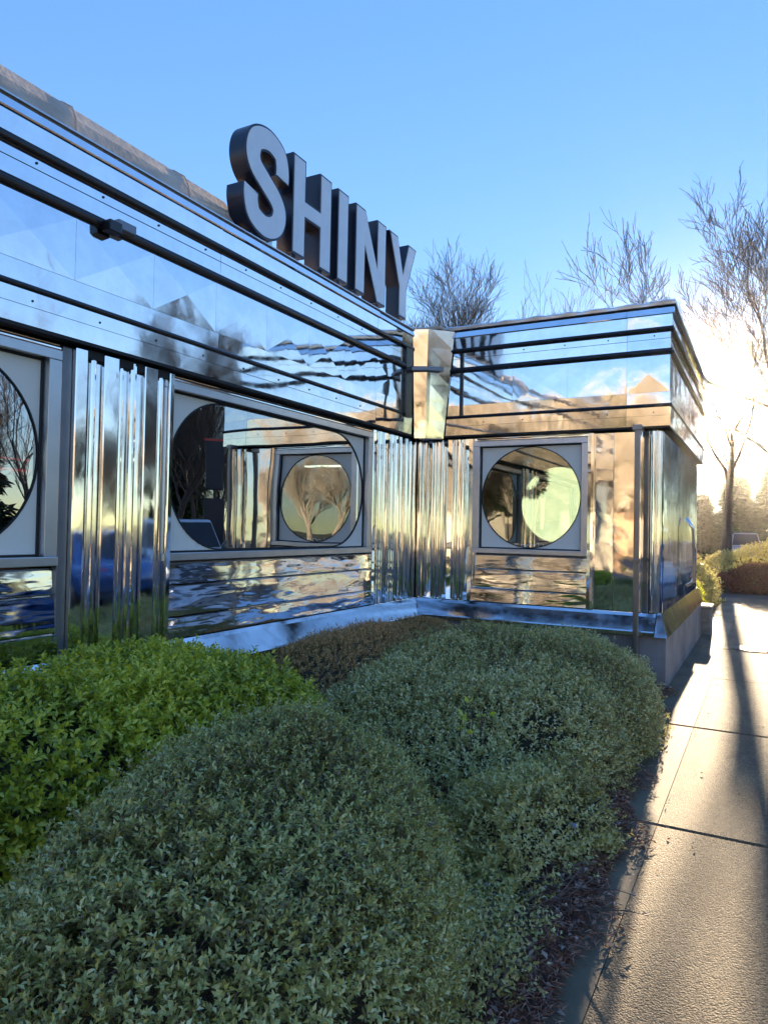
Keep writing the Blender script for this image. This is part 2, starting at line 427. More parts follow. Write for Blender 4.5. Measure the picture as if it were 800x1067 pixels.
# roof and copings
mb = MB()
mb.box(-9.6, -3.67, -4.1, 7.9, 3.70, 3.86); mb.box(-3.95, -.90, 7.66, 10.3, 3.70, 3.86)
P(mb, 'roof', M['membrane'])
mb = MB()
def coping(mb, run, jag):
    f = runs[run]; a, b = ext(run, .05); k = 60
    prof = [(-.20, 3.855), (.048, 3.855), (.052, 3.885), (.02, 3.905), (-.20, 3.915)]
    n = len(prof); vs = []
    for i in range(k+1):
        s = a+(b-a)*i/k; w = jag*math.sin(i*.9)*random.random()
        for q, (d, z) in enumerate(prof): vs.append(f(s, d+(w*.4 if q in (2, 3) else 0), z+(w if q > 1 else 0)))
    mb.add(vs, [(i*n+j, i*n+(j+1) % n, (i+1)*n+(j+1) % n, (i+1)*n+j) for i in range(k) for j in range(n)]+[tuple(range(n)), tuple(range(k*n, (k+1)*n))])
c1 = MB(); coping(c1, 'B', .010); coping(c1, 'S', .01)
P(c1, 'coping', M['alu'])
c2 = MB(); f = runs['A']
slab(c2, 'A', -4.2, 7.55, 3.835, .044, 3.844, .044, .25); P(c2, 'coping', M['alu'])
mb = MB(); mb.box(-3.66, -3.30, 7.40, 7.66, 3.848, 3.89); mb.box(-3.75, -3.45, 7.55, 7.75, 3.90, 3.93)
P(mb, 'corner_cap', M['membrane'], bevel=.01)
# rounded roof parapet behind the fascia, ending at the letters
prof = [(-3.80, 3.83), (-3.83, 3.98), (-3.88, 4.11), (-3.96, 4.22), (-4.10, 4.31), (-4.4, 4.40), (-5.2, 4.48), (-5.2, 3.83)]
mb = MB(); n = len(prof); ysq = np.linspace(-4.1, 4.46, 26)
vs = [(x, y, z) for y in ysq for i, (x, z) in enumerate(prof)]
mb.add(vs, [(i*n+j, i*n+(j+1) % n, (i+1)*n+(j+1) % n, (i+1)*n+j) for i in range(25) for j in range(n)]+[tuple(range(n)), tuple(range(25*n, 26*n))])
for yy in (0.2, 2.9, 3.9):
    mb.tube([(x+.006, yy+i*.03, z+.004) for i, (x, z) in enumerate(prof[:7])], .006, 5)
P(mb, 'roof_parapet', M['membrane'], smooth=False)
mb = MB(); mb.box(-3.99, -3.875, 4.465, 4.50, 3.87, 4.13)
for q in range(3): mb.lathe([(0, .012), (.008, .01), (.009, 0)], c=(-3.93, 4.50, 3.93+q*.07), axis='y', n=8, mi=1)
P(mb, 'parapet_end_plate', [M['alu_dark'], M['gasket']])
# small junction box clamped on the middle bead
jb = empty('junction_box', (0, 0, 0)); jb.parent = diner; jb.location = -off
mb = MB(); mb.box(-3.60, -3.535, 3.03, 3.17, 3.375, 3.435); o = mb.build('box', M['alu_dark'], bevel=.006); o.parent = jb
mb = MB(); mb.box(-3.60, -3.525, 2.955, 3.05, 3.335, 3.405); o = mb.build('clamp', M['bead'], bevel=.006); o.parent = jb

# walls behind the cladding, with window openings
WZ0, WZ1 = 1.265, 2.62
winA = [(-3.55, -.35), (-.42+.02, 2.83), (3.60, 6.69)]
winA = [(-3.745, -1.155), (-.415, 2.785), (3.605, 6.585)]
mb = MB()
X0, X1 = -3.95, -3.75
mb.box(X0, X1, -4.15, 7.72, .0, WZ0); mb.box(X0, X1, -4.15, 7.72, WZ1, 3.68)
ys_ = [-4.15]+[v for w in winA for v in w]+[7.72]
for a, b in zip(ys_[::2], ys_[1::2]): mb.box(X0, X1, a, b, WZ0, WZ1)
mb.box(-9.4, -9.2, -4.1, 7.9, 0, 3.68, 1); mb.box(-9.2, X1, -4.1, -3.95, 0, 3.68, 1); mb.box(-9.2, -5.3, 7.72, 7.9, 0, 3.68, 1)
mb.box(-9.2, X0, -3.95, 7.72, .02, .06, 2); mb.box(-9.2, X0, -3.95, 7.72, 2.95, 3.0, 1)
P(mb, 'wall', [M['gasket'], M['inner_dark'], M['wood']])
mb = MB()
mb.box(-3.745, -1.0, 7.75, 7.93, 0, WZ0); mb.box(-3.745, -1.0, 7.75, 7.93, WZ1, 3.68)
mb.box(-3.745, -2.995, 7.75, 7.93, WZ0, WZ1); mb.box(-1.665, -1.0, 7.75, 7.93, WZ0, WZ1)
mb.box(-1.16, -1.0, 7.93, 10.12, 0, 3.68); mb.box(-1.16, -1.0, 10.31, 11.9, 0, 3.68)  # side wall runs past the rear wall, lengthened to shift its shadow edge
# rear wall of the wing with its round window
bc = (-2.62, 1.93); br = .58
mb.box(-5.3, -1.0, 10.13, 10.3, 0, bc[1]-.75, 1); mb.box(-5.3, -1.0, 10.13, 10.3, bc[1]+.75, 3.68, 1)
mb.box(-5.3, bc[0]-.75, 10.13, 10.3, bc[1]-.75, bc[1]+.75, 1); mb.box(bc[0]+.75, -1.0, 10.13, 10.3, bc[1]-.75, bc[1]+.75, 1)
nq = 48
ring = [(bc[0]+br*math.cos(2*math.pi*i/nq), bc[1]+br*math.sin(2*math.pi*i/nq)) for i in range(nq)]
def sqp(a): 
    c, s = math.cos(a), math.sin(a); k = .752/max(abs(c), abs(s)); return (bc[0]+c*k, bc[1]+s*k)
outer = [sqp(2*math.pi*i/nq) for i in range(nq)]
for yq in (10.135, 10.29):
    mb.add([(x, yq, z) for x, z in ring]+[(x, yq, z) for x, z in outer], [(i, (i+1) % nq, nq+(i+1) % nq, nq+i) for i in range(nq)], 1)
mb.add([(x, 10.135, z) for x, z in ring]+[(x, 10.29, z) for x, z in ring], [(i, (i+1) % nq, nq+(i+1) % nq, nq+i) for i in range(nq)], 1)
mb.box(-5.3, -1.16, 7.93, 10.13, .02, .06, 2); mb.box(-5.3, -1.16, 7.93, 10.13, 2.95, 3.0, 1); mb.box(-5.5, -5.3, 7.93, 10.3, 0, 3.68, 1)
P(mb, 'wall', [M['gasket'], M['inner_wall'], M['wood']], label='walls of the projecting wing')
rw = MB(); rw.lathe([(0.001, 0), (br+.004, 0)], c=(bc[0], 10.2, bc[1]), axis='y', n=48)
w = P(rw, 'round_window', M['frost_round'], label='round pale frosted pane lit from outside')
rr = MB(); rr.lathe([(br-.035, -.03), (br+.03, -.03), (br+.03, .0), (br-.035, .0)], c=(bc[0], 10.13, bc[1]), axis='y', n=48)
o = rr.build('frame', M['alu_dark']); o.parent = w

def window(fn, s0, s1, z0, z1, sill=True, mg='glass', label=None, arcs=(1, 1)):
    """fn(s,d,z): d outward from the wall face; s0..s1,z0..z1 = glass."""
    fr = .085
    w = empty('window'); w.parent = diner; w.location = -off
    if label: w['label'] = label
    mb = MB()
    def bx(a, b, c, d, e0, e1, mi=0):
        mb.hexa([fn(a, e0, c), fn(b, e0, c), fn(b, e1, c), fn(a, e1, c), fn(a, e0, d), fn(b, e0, d), fn(b, e1, d), fn(a, e1, d)], mi)
    bx(s0-fr, s0, z0, z1, -.12, .022); bx(s1, s1+fr, z0, z1, -.12, .022)
    bx(s0-fr, s1+fr, z1, z1+.062, -.12, .024)
    bx(s0-fr, s1+fr, z0-.055, z0, -.12, .034)
    # inner gasket
    g = .014
    bx(s0, s0+g, z0+g, z1-g, -.10, -.028, 1); bx(s1-g, s1, z0+g, z1-g, -.10, -.028, 1)
    bx(s0, s1, z1-g, z1, -.10, -.028, 1); bx(s0, s1, z0, z0+g, -.10, -.028, 1)
    # head track above
    bx(s0-fr, s1+fr, z1+.066, z1+.082, -.10, .012, 2); bx(s0-fr, s1+fr, z1+.09, z1+.102, -.10, .004, 2)
    o = mb.build('frame', [M['alu'], M['gasket'], M['chrome']], bevel=.004); o.parent = w
    mb = MB(); mb.hexa([fn(s0, -.048, z0), fn(s1, -.048, z0), fn(s1, -.042, z0), fn(s0, -.042, z0), fn(s0, -.048, z1), fn(s1, -.048, z1), fn(s1, -.042, z1), fn(s0, -.042, z1)])
    o = mb.build('pane', M[mg]); o.parent = w
    # frosted film border with a stadium-shaped clear opening
    rr = (z1-z0)/2-.012; zc = (z0+z1)/2; nn = 28
    inner = []
    cl, cr = s0+rr+.012, s1-rr-.012
    for i in range(nn+1): a = math.pi/2+math.pi*i/nn; inner.append((cl+rr*math.cos(a), zc+rr*math.sin(a)))
    for i in range(nn+1): a = -math.pi/2+math.pi*i/nn; inner.append((cr+rr*math.cos(a), zc+rr*math.sin(a)))
    outerp = []
    for i, (s, z) in enumerate(inner):
        c = cl if i <= nn else cr
        dx, dz = s-c, z-zc
        # push to rectangle
        kx = ((c-s0) if dx < 0 else (s1-c))/max(abs(dx), 1e-6); kz = (zc-z0)/max(abs(dz), 1e-6); kk = min(kx, kz)
        outerp.append((c+dx*kk, zc+dz*kk))
    # snap nearest to the four rectangle corners
    for cs, cz in ((s0, z0), (s0, z1), (s1, z0), (s1, z1)):
        j = min(range(len(outerp)), key=lambda i: (outerp[i][0]-cs)**2+(outerp[i][1]-cz)**2); outerp[j] = (cs, cz)
    n = len(inner)
    mb = MB(); mb.add([fn(s, -.040, z) for s, z in inner]+[fn(s, -.040, z) for s, z in outerp], [(i, (i+1) % n, n+(i+1) % n, n+i) for i in range(n)])
    o = mb.build('frosted_border', M['frost']); o.parent = w
    rim = MB(); m_ = len(inner)
    for i, (s, z) in enumerate(inner):
        c_ = cl if i <= nn else cr
        ds, dz = (s-c_)/rr, (z-zc)/rr
        for e_, d_ in ((-.010, -.039), (-.010, -.034), (0, -.034), (0, -.039)): rim.v.append(fn(s+ds*e_, d_, z+dz*e_))
    rim.f = [(i*4+j, i*4+(j+1) % 4, ((i+1) % m_)*4+(j+1) % 4, ((i+1) % m_)*4+j) for i in range(m_) for j in range(4)]; rim.m = [0]*len(rim.f)
    o = rim.build('rim', M['gasket']); o.parent = w
    return w
fA = lambda s, d, z: (SHX+d, s, z)
fB = lambda s, d, z: (s, SHY-d, z)
window(fA, -3.66, -1.24, 1.342, 2.508)
window(fA, -.33, 2.70, 1.342, 2.508, label='window at the edge of the picture with a clear rounded opening')
window(fA, 3.69, 6.50, 1.342, 2.508, label='widest window, its tinted glass mirroring the wing and a sign')
window(fB, -2.905, -1.748, 1.342, 2.508, mg='glass_b', label='square window with a frosted border and round clear centre')

# lap panels below the windows, stepped so their upper edges catch the sky
def laps(fn, s0, s1, nm='lap_panel'):
    mb = MB()
    for z0, z1, d0, d1 in ((1.118, 1.272, .004, -.004), (.892, 1.112, .020, .010), (.735, .886, .036, .026)):
        prof = [(-.03, z0), (d0, z0), (d0, z0+.004), (d1, z1-.012), (d1-.014, z1), (-.03, z1)]
        n = len(prof)
        mb.add([fn(s0, d, z) for d, z in prof]+[fn(s1, d, z) for d, z in prof], [(i, (i+1) % n, n+(i+1) % n, n+i) for i in range(n)]+[tuple(range(n)), tuple(range(n, 2*n))])
    for z in (1.115, .889):
        prof = [(-.03, z-.004), (.018, z-.004), (.018, z-.001), (.002, z+.008), (-.03, z+.008)]
    return P(mb, nm, M['chrome_lap'])
laps(fA, -3.75, -1.15); laps(fA, -.42, 2.80); laps(fA, 3.62, 6.588); laps(fB, -2.985, -1.68)

# sloped skirt and base
mb = MB()
def skirt(fn, s0, s1, m0=0, m1=0):
    prof = [(-.02, .733, 0), (.05, .728, 0), (.075, .70, .0), (.225, .572, .0), (.235, .560, .0), (.235, .525, 0), (.20, .520, 0), (-.02, .52, 0)]
    n = len(prof)
    vs = [fn(s0+m0*d, d, z) for d, z, _ in prof]+[fn(s1+m1*d, d, z) for d, z, _ in prof]
    mb.add(vs, [(i, (i+1) % n, n+(i+1) % n, n+i) for i in range(n)]+[tuple(range(n)), tuple(range(n, 2*n))])
skirt(fA, -4.15, 7.70, 0, -1); skirt(fB, -3.72, -.975, 1, 0)
fS = lambda s, d, z: (-.96+d, s, z)
mb.hexa([(-.97, 7.465, .52), (-.845, 7.465, .52), (-.845, 11.9, .52), (-.97, 11.9, .52), (-.97, 7.7, .733), (-.93, 7.7, .733), (-.93, 11.9, .733), (-.97, 11.9, .733)])
P(mb, 'skirt', M['chrome_skirt'])
mb = MB(); mb.box(-3.70, -3.56, -4.1, 7.70, -.06, .518); mb.box(-3.56, -.865, 7.52, 7.70, -.06, .518); mb.box(-.97, -.865, 7.70, 11.85, -.06, .518)
for s in (-2.9, -2.1, -1.3): mb.box(s, s+.02, 7.51, 7.522, 0, .515)
P(mb, 'base', M['base'])

# fluted cladding: profile extruded vertically
def fluted(fn, prof, z0, z1, name, mats, parent=None, label=None):
    mb = MB(); n = len(prof); nz = 10
    vs = []
    for q in range(nz+1):
        z = z0+(z1-z0)*q/nz
        vs += [fn(s, d, z) for s, d in prof]
    mb.add(vs, [(i*n+j, i*n+j+1, (i+1)*n+j+1, (i+1)*n+j) for i in range(nz) for j in range(n-1)])
    return P(mb, name, mats, label=label)
def rib(s, r, h=1.0, k=8): return [(s+r*math.cos(math.pi-math.pi*i/k), h*r*math.sin(math.pi*i/k)) for i in range(k+1)]
def pil_profile(a):   # pilaster of flats and recessed half-round ribs, starting at a, .80 long
    p = [(a, -.04), (a, .055)]
    def flat(s0, s1): return [(s0, .050), (s0+.006, .056), (s1-.006, .056), (s1, .050)]
    def rec(s0, s1, ribs):
        out = [(s0+.003, .0)]
        for c, r in ribs: out += [(s-0, d) for s, d in rib(a+c, r, 1.35)]
        return out+[(s1-.003, .0)]
    p = [(a, -.04)]+flat(a, a+.085)+rec(a+.085, a+.21, [(.150, .028)])+flat(a+.21, a+.325)
    p += rec(a+.325, a+.54, [(.375, .02), (.46, .036)])+flat(a+.54, a+.655)+rec(a+.655, a+.765, [(.71, .026)])+flat(a+.765, a+.81)+[(a+.81, -.04)]
    return p
for a in (-1.18, 2.855):
    fluted(fA, pil_profile(a), .735, 2.60, 'pilaster', M['chrome_flute'])
    for u0, u1 in ((.088, .207), (.328, .537), (.658, .762)):
        mb = MB(); mb.box(-3.75, -3.675, a+u0, a+u1, 2.56, 2.612); P(mb, 'recess_shadow', M['gasket'])  # black block standing in for the gap shadow at the recess top
for y0, y1 in ((2.787, 2.853), (-.485, -.417)):
    mb = MB(); mb.box(-3.76, -3.70, y0, y1, .735, 2.60); P(mb, 'jamb', M['alu_dark'], bevel=.004)
# corner fluting
pr = [(6.592, -.03), (6.592, .02)]
s = 6.60; i = 0
while s < 7.62:
    wd = [.10, .05, .13, .045, .09][i % 5]
    pr += [(s, .012), (s+.008, .022), (s+wd*.5, .026), (s+wd-.008, .022), (s+wd, .012)]
    s += wd+.004; i += 1
    pr += [(s, -.004)]+rib(s+.02, .016, 1.1)+[(s+.04, -.004)]; s += .044
fluted(fA, pr, .735, 2.60, 'fluted_panel', M['chrome_flute'])
pr = []; s = -3.70; i = 0
while s < -3.06:
    wd = [.05, .11, .04, .12][i % 4]
    pr += [(s, .012), (s+.008, .022), (s+wd*.5, .027), (s+wd-.008, .022), (s+wd, .012)]
    s += wd+.004; i += 1
    pr += [(s, -.004)]+rib(s+.02, .016, 1.1)+[(s+.04, -.004)]; s += .044
pr += [(-3.0, .01), (-2.995, -.02)]
fluted(fB, pr, .735, 2.60, 'fluted_panel', M['chrome_flute'])
pr = [(-1.675, -.03), (-1.675, .05), (-1.64, .056), (-1.615, .05), (-1.61, .0), (-1.42, .006), (-1.415, -.004), (-1.41, .006), (-1.20, .003), (-1.195, .03), (-1.165, .036), (-1.135, .03), (-1.13, .0), (-1.06, .002)]
fluted(fB, pr, .735, 2.60, 'flat_panel', M['chrome_warp'])
# rounded fluted outer corner: ring of half-round ribs in plan
pl = []
path = [(-1.06, 7.698), (-1.0, 7.695), (-.975, 7.72), (-.965, 7.78)]
cor = [(-1.06, 7.70)]
ang = np.linspace(-math.pi/2, 0, 7)
base_pts = [(-1.05, 7.695)]+[(-1.0+.045*math.cos(a), 7.74+.045*math.sin(a)) for a in ang]+[(-.955, 7.80+.075*i) for i in range(1, 55)]
outp = []
for (x0, y0), (x1, y1) in zip(base_pts[:-1], base_pts[1:]):
    L_ = math.hypot(x1-x0, y1-y0); nx_, ny_ = (y1-y0)/L_, -(x1-x0)/L_
    for q in range(8):
        t = q/8; h = min(.022, L_*.45)*math.sin(math.pi*t)**.7
        outp.append((x0+(x1-x0)*t+nx_*h, y0+(y1-y0)*t+ny_*h))
mb = MB(); n = len(outp)
vs = [(x, y, z) for z in np.linspace(.735, 2.60, 8) for x, y in outp]
mb.add(vs, [(i*n+j, i*n+j+1, (i+1)*n+j+1, (i+1)*n+j) for i in range(7) for j in range(n-1)])
P(mb, 'fluted_panel', M['chrome_flute'], smooth=False, label='half-round fluting wrapped round the outer corner')
# steel handrail at the side door
mb = MB(); mb.tube([(-.88, 9.6, 1.75), (-.80, 9.62, 1.62), (-.79, 9.66, 1.25), (-.80, 9.7, .95), (-.88, 9.72, .9)], .022, 10)
P(mb, 'handrail', M['chrome'], smooth=True)
# red tube light and a counter inside
mb = MB(); mb.tube([(-9.1, -3, 2.25), (-9.1, 7.3, 2.25)], .02, 6); mb.tube([(-9.1, -3, 2.4), (-9.1, 7.3, 2.4)], .012, 6)
P(mb, 'neon_tube', M['neon_red'])
mb = MB(); mb.box(-4.9, -4.84, 2.0, 7.0, 2.93, 2.95); P(mb, 'ceiling_light', M['light_bar'])
mb = MB(); mb.box(-2.1, -1.35, 8.9, 8.96, 2.45, 2.475)
P(mb, 'ceiling_light', M['light_bar'], label='slim light bar inside the wing')
# booth inside along the wing window
bo = empty('booth_bench', (-1.75, 9.3, .06)); tag(bo, 'dark booth bench inside the wing behind the square window', 'booth')
mb = MB(); mb.box(-.4, .4, -.3, .3, 0, .42); o = mb.build('seat', M['wood'], bo, bevel=.03)
mb = MB(); mb.box(-.4, .4, .2, .34, .42, 1.15); o = mb.build('backrest', M['wood'], bo, bevel=.03)

# white snow-spray scribble at the foot of the wing window
mb = MB()
pts = []
for i in range(70):
    t = i/69; pts.append((-2.50+.32*t+.018*math.cos(t*31), 7.70+.0415, 1.375+.028*math.sin(t*26)+.012*math.sin(t*57)))
mb.tube(pts, .0038, 4)
P(mb, 'sprayed_script', M['snow_paint'])

# ------------------------------------------------------------------ downpipe, block
dp = empty('downpipe', (-1.14, 7.44, 0)); tag(dp, 'thin dark downpipe in front of the steel ledge near the outer corner', 'downpipe')
mb = MB(); mb.box(-.026, .026, -.024, .024, .16, 2.62); mb.build('pipe', M['downpipe'], dp, bevel=.008)
mb = MB(); mb.box(-.045, .045, -.038, .12, 2.58, 2.635); mb.build('bracket', M['downpipe'], dp, bevel=.004)
mb = MB(); mb.box(-.038, .038, -.034, .034, 1.25, 1.29); mb.build('bracket', M['downpipe'], dp, bevel=.004)
mb = MB(); mb.tube([(0, 0, .22), (0, -.02, .16), (.05, -.10, .11), (.13, -.24, .06)], [.04, .042, .042, .045], 8); mb.build('outlet', M['plastic_pale'], dp, smooth=True)
mb = MB(); mb.box(-1.02, -.74, 11.96, 12.5, -.08, .40); mb.box(-1.04, -.72, 11.94, 12.52, .40, .45)
o = mb.build('stone_block', M['brick'], bevel=.02); tag(o, 'low stone block at the far end of the steel wall beside the pavement', 'stone block')

# ------------------------------------------------------------------ wreath
def leaves(name, pos, axis, nor, L_, W_, tone, mat, parent=None, fold=.25, curl=.15):
    """pos, axis(unit), nor(unit) arrays; one folded 6-vertex blade per row"""
    n = len(pos)
    L_ = np.asarray(L_).reshape(-1, 1)*np.ones((n, 1)); W_ = np.asarray(W_).reshape(-1, 1)*np.ones((n, 1))
    nor = nor-(nor*axis).sum(1, keepdims=True)*axis; nor /= np.linalg.norm(nor, axis=1, keepdims=True)+1e-9
    side = np.cross(axis, nor)
    a = pos; t = pos+axis*L_-nor*L_*curl
    l1 = pos+axis*L_*.45+side*W_*.5+nor*W_*fold; r1 = pos+axis*L_*.45-side*W_*.5+nor*W_*fold
    V = np.stack([a, l1, t, r1], 1).reshape(-1, 3)
    F = np.arange(n)[:, None]*4+np.array([[0, 1, 2, 0, 2, 3]])
    F = F.reshape(-1)
    me = bpy.data.meshes.new(name)
    me.vertices.add(len(V)); me.vertices.foreach_set('co', V.ravel().astype('f'))
    me.loops.add(len(F)); me.loops.foreach_set('vertex_index', F.astype('i'))
    nf = len(F)//3
    me.polygons.add(nf); me.polygons.foreach_set('loop_start', (np.arange(nf)*3).astype('i')); me.polygons.foreach_set('loop_total', np.full(nf, 3, 'i'))
    at = me.attributes.new('tone', 'FLOAT', 'POINT'); at.data.foreach_set('value', np.repeat(tone, 4).astype('f'))
    me.update(calc_edges=True); me.validate()
    me.materials.append(mat)
    o = bpy.data.objects.new(name, me); col.objects.link(o)
    if parent: o.parent = parent
    return o
def unit(v): return v/(np.linalg.norm(v, axis=-1, keepdims=True)+1e-9)
wr = empty('wreath', (-2.36, 7.83, 2.13)); tag(wr, 'frosted green wreath hanging inside the square window of the wing', 'wreath')
n = 1500; th = rng.uniform(0, 2*np.pi, n); ph = rng.uniform(0, 2*np.pi, n); rr_ = .055*np.sqrt(rng.uniform(0, 1, n))
ring_ = np.stack([np.cos(th)*(.15+rr_*np.cos(ph)), -.4*rr_*np.sin(ph), np.sin(th)*(.15+rr_*np.cos(ph))], 1)
ax = unit(np.stack([np.cos(th), rng.normal(0, .3, n), np.sin(th)], 1)*.6+rng.normal(0, .7, (n, 3)))
leaves('needles', ring_, ax, unit(rng.normal(0, 1, (n, 3))), .055, .012, rng.uniform(0, 1, n), M['leaf_wreath'], wr)
mb = MB(); mb.tube([(.15*math.cos(a), 0, .15*math.sin(a)) for a in np.linspace(0, 2*math.pi, 25)], .02, 6); mb.build('hoop', M['stem'], wr)

# ------------------------------------------------------------------ SHINY letters
def offset_poly(poly, d):
    n = len(poly); out = []
    area = sum(poly[i][0]*poly[(i+1) % n][1]-poly[(i+1) % n][0]*poly[i][1] for i in range(n))
    sg = 1 if area > 0 else -1
    for i in range(n):
        p0, p1, p2 = Vector(poly[i-1]), Vector(poly[i]), Vector(poly[(i+1) % n])
        e1 = (p1-p0).normalized(); e2 = (p2-p1).normalized()
        n1 = Vector((-e1.y, e1.x))*sg; n2 = Vector((-e2.y, e2.x))*sg
        b = (n1+n2); k = b.length_squared
        b = b*(2/k) if k > 1e-6 else n1
        if b.length > 3: b = b.normalized()*3
        out.append((p1.x+b.x*d, p1.y+b.y*d))
    return out
def catmull(pts, k=8):
    out = []
    P_ = [pts[0]]+pts+[pts[-1]]
    for i in range(1, len(P_)-2):
        p0, p1, p2, p3 = (np.array(P_[j]) for j in (i-1, i, i+1, i+2))
        for q in range(k):
            t = q/k; out.append(tuple(.5*((2*p1)+(-p0+p2)*t+(2*p0-5*p1+4*p2-p3)*t*t+(-p0+3*p1-3*p2+p3)*t**3)))
    out.append(tuple(pts[-1])); return out
def stroke(cl, w):
    cl = [Vector(p) for p in cl]; Ls, Rs = [], []
    for i, p in enumerate(cl):
        t = (cl[min(i+1, len(cl)-1)]-cl[max(i-1, 0)]).normalized(); nn = Vector((-t.y, t.x))
        Ls.append(tuple(p+nn*w)); Rs.append(tuple(p-nn*w))
    return Ls+Rs[::-1]
LH = .895
S_cl = catmull([(.545, .560), (.545, .665), (.50, .765), (.34, .812), (.175, .765), (.118, .655), (.150, .545), (.285, .460), (.445, .370), (.515, .275), (.47, .150), (.32, .090), (.155, .135), (.100, .245), (.100, .335)], 7)
S_cl = [(x*.92, z) for x, z in S_cl]
w_ = .2
H_ = [(0, 0), (.2, 0), (.2, .37), (.43, .37), (.43, 0), (.63, 0), (.63, LH), (.43, LH), (.43, .535), (.2, .535), (.2, LH), (0, LH)]
I_ = [(0, 0), (.2, 0), (.2, LH), (0, LH)]
N_ = [(0, 0), (.2, 0), (.2, .49), (.46, 0), (.655, 0), (.655, LH), (.455, LH), (.455, .40), (.2, LH), (0, LH)]
Y_ = [(.245, 0), (.435, 0), (.435, .34), (.68, LH), (.475, LH), (.34, .53), (.205, LH), (0, LH), (.245, .34)]
sign = empty('sign_lettering', (-3.70, 6, 3.97)); tag(sign, 'tall block letters spelling SHINY along the roof edge, grey faces with navy sides', 'sign')
LX, LD = -3.70, .165
for ch, y0, poly in (('S', 4.385, None), ('H', 5.045, H_), ('I', 5.79, I_), ('N', 6.13, N_), ('Y', 6.86, Y_)):
    if ch == 'S':
        body = stroke(S_cl, .103); face = stroke(S_cl[0:], .088)
        # shorten the face at its terminals
        def trim(c, e):
            a = Vector(c[0]); b = Vector(c[1]); t = (b-a).normalized(); c[0] = tuple(a+t*e)
            a = Vector(c[-1]); b = Vector(c[-2]); t = (b-a).normalized(); c[-1] = tuple(a+t*e); return c
        face = stroke(trim(list(S_cl), .016), .085); body_in = face
        # scale slightly taller than the rest: optical overshoot
        body = [(x, -.012+z*1.02) for x, z in body]; face = [(x, -.012+z*1.02) for x, z in face]
    else:
        body = poly; face = offset_poly(poly, .018)
    fn = lambda u, v, d, y0=y0: (LX+.0-LX+d, y0+u-6, v)
    mb = MB(); mb.prism(body, fn, -LD, 0.0)
    lt = mb.build('letter', M['letter_side'], sign, label='letter '+ch)
    mb = MB(); mb.prism(face, fn, -.006, .005); o = mb.build('face', M['letter_face'], lt)
    xs_ = [p[0] for p in body]; mb = MB()
    feet = {'S': [.20, .42], 'H': [.1, .53], 'I': [.1], 'N': [.1, .56], 'Y': [.34]}[ch]
    for u in feet:
        mb = MB(); mb.box(-.13, -.05, y0+u-.03-6, y0+u+.03-6, -.075, .02); mb.build('bracket', M['alu'], lt)
mb = MB(); mb.box(-.13, -.07, 4.35-6, 7.45-6, -.10, -.06); mb.build('rail', M['alu'], sign)

# ------------------------------------------------------------------ shrubs
def lump(p, seed, f=3.0):
    r = np.random.default_rng(seed); out = np.zeros(len(p))
    for i in range(7):
        k = unit(r.normal(0, 1, (1, 3)))[0]*f*(.6+.5*i); out += np.sin(p@k+r.uniform(0, 6.28))*(1/(1+.7*i))
    return out
def bush_surface(n, semi, p, q, seed, amp, zmin=.0):
    """points and outward normals on a rounded-box mound of half sizes semi (z up from 0)"""
    P_, N_ = [], []
    a, b, c = semi
    m = int(n*1.6)
    # area weighted seed directions
    d = unit(rng.normal(0, 1, (m*3, 3))); d[:, 2] = np.abs(d[:, 2])
    e = d*np.array(semi)
    def F(x): return ((np.abs(x[:, 0]/a)**p+np.abs(x[:, 1]/b)**p)**(q/p)+np.abs(x[:, 2]/c)**q)
    s = F(e)**(-1/q); pts = e*s[:, None]
    g = np.stack([(F(pts+np.eye(3)[i]*1e-4)-F(pts-np.eye(3)[i]*1e-4)) for i in range(3)], 1); nrm = unit(g)
    # surface density correction: area element = r^2/cos / (scaled jacobian)
    r2 = (pts**2).sum(1); cosang = np.abs((unit(pts)*nrm).sum(1))
    w0 = (a*b*c)/((d*np.array(semi)**0).sum(1)*0+1)
    dirs = unit(e); jac = a*b*c/np.linalg.norm(e, axis=1)**3   # solid angle of warped dir per original solid angle
    area = r2/np.clip(cosang, .1, 1)*jac
    keep = rng.uniform(0, 1, len(pts)) < area/area.max()*1.0
    pts, nrm = pts[keep], nrm[keep]
    while len(pts) < n: 
        k = min(n-len(pts), len(pts)); pts = np.vstack([pts, pts[:k]+rng.normal(0, .01, (k, 3))]); nrm = np.vstack([nrm, nrm[:k]])
    pts, nrm = pts[:n], nrm[:n]
    disp = lump(pts, seed)*amp+lump(pts*3.1, seed+5)*amp*.45
    return pts+nrm*disp[:, None], nrm, disp
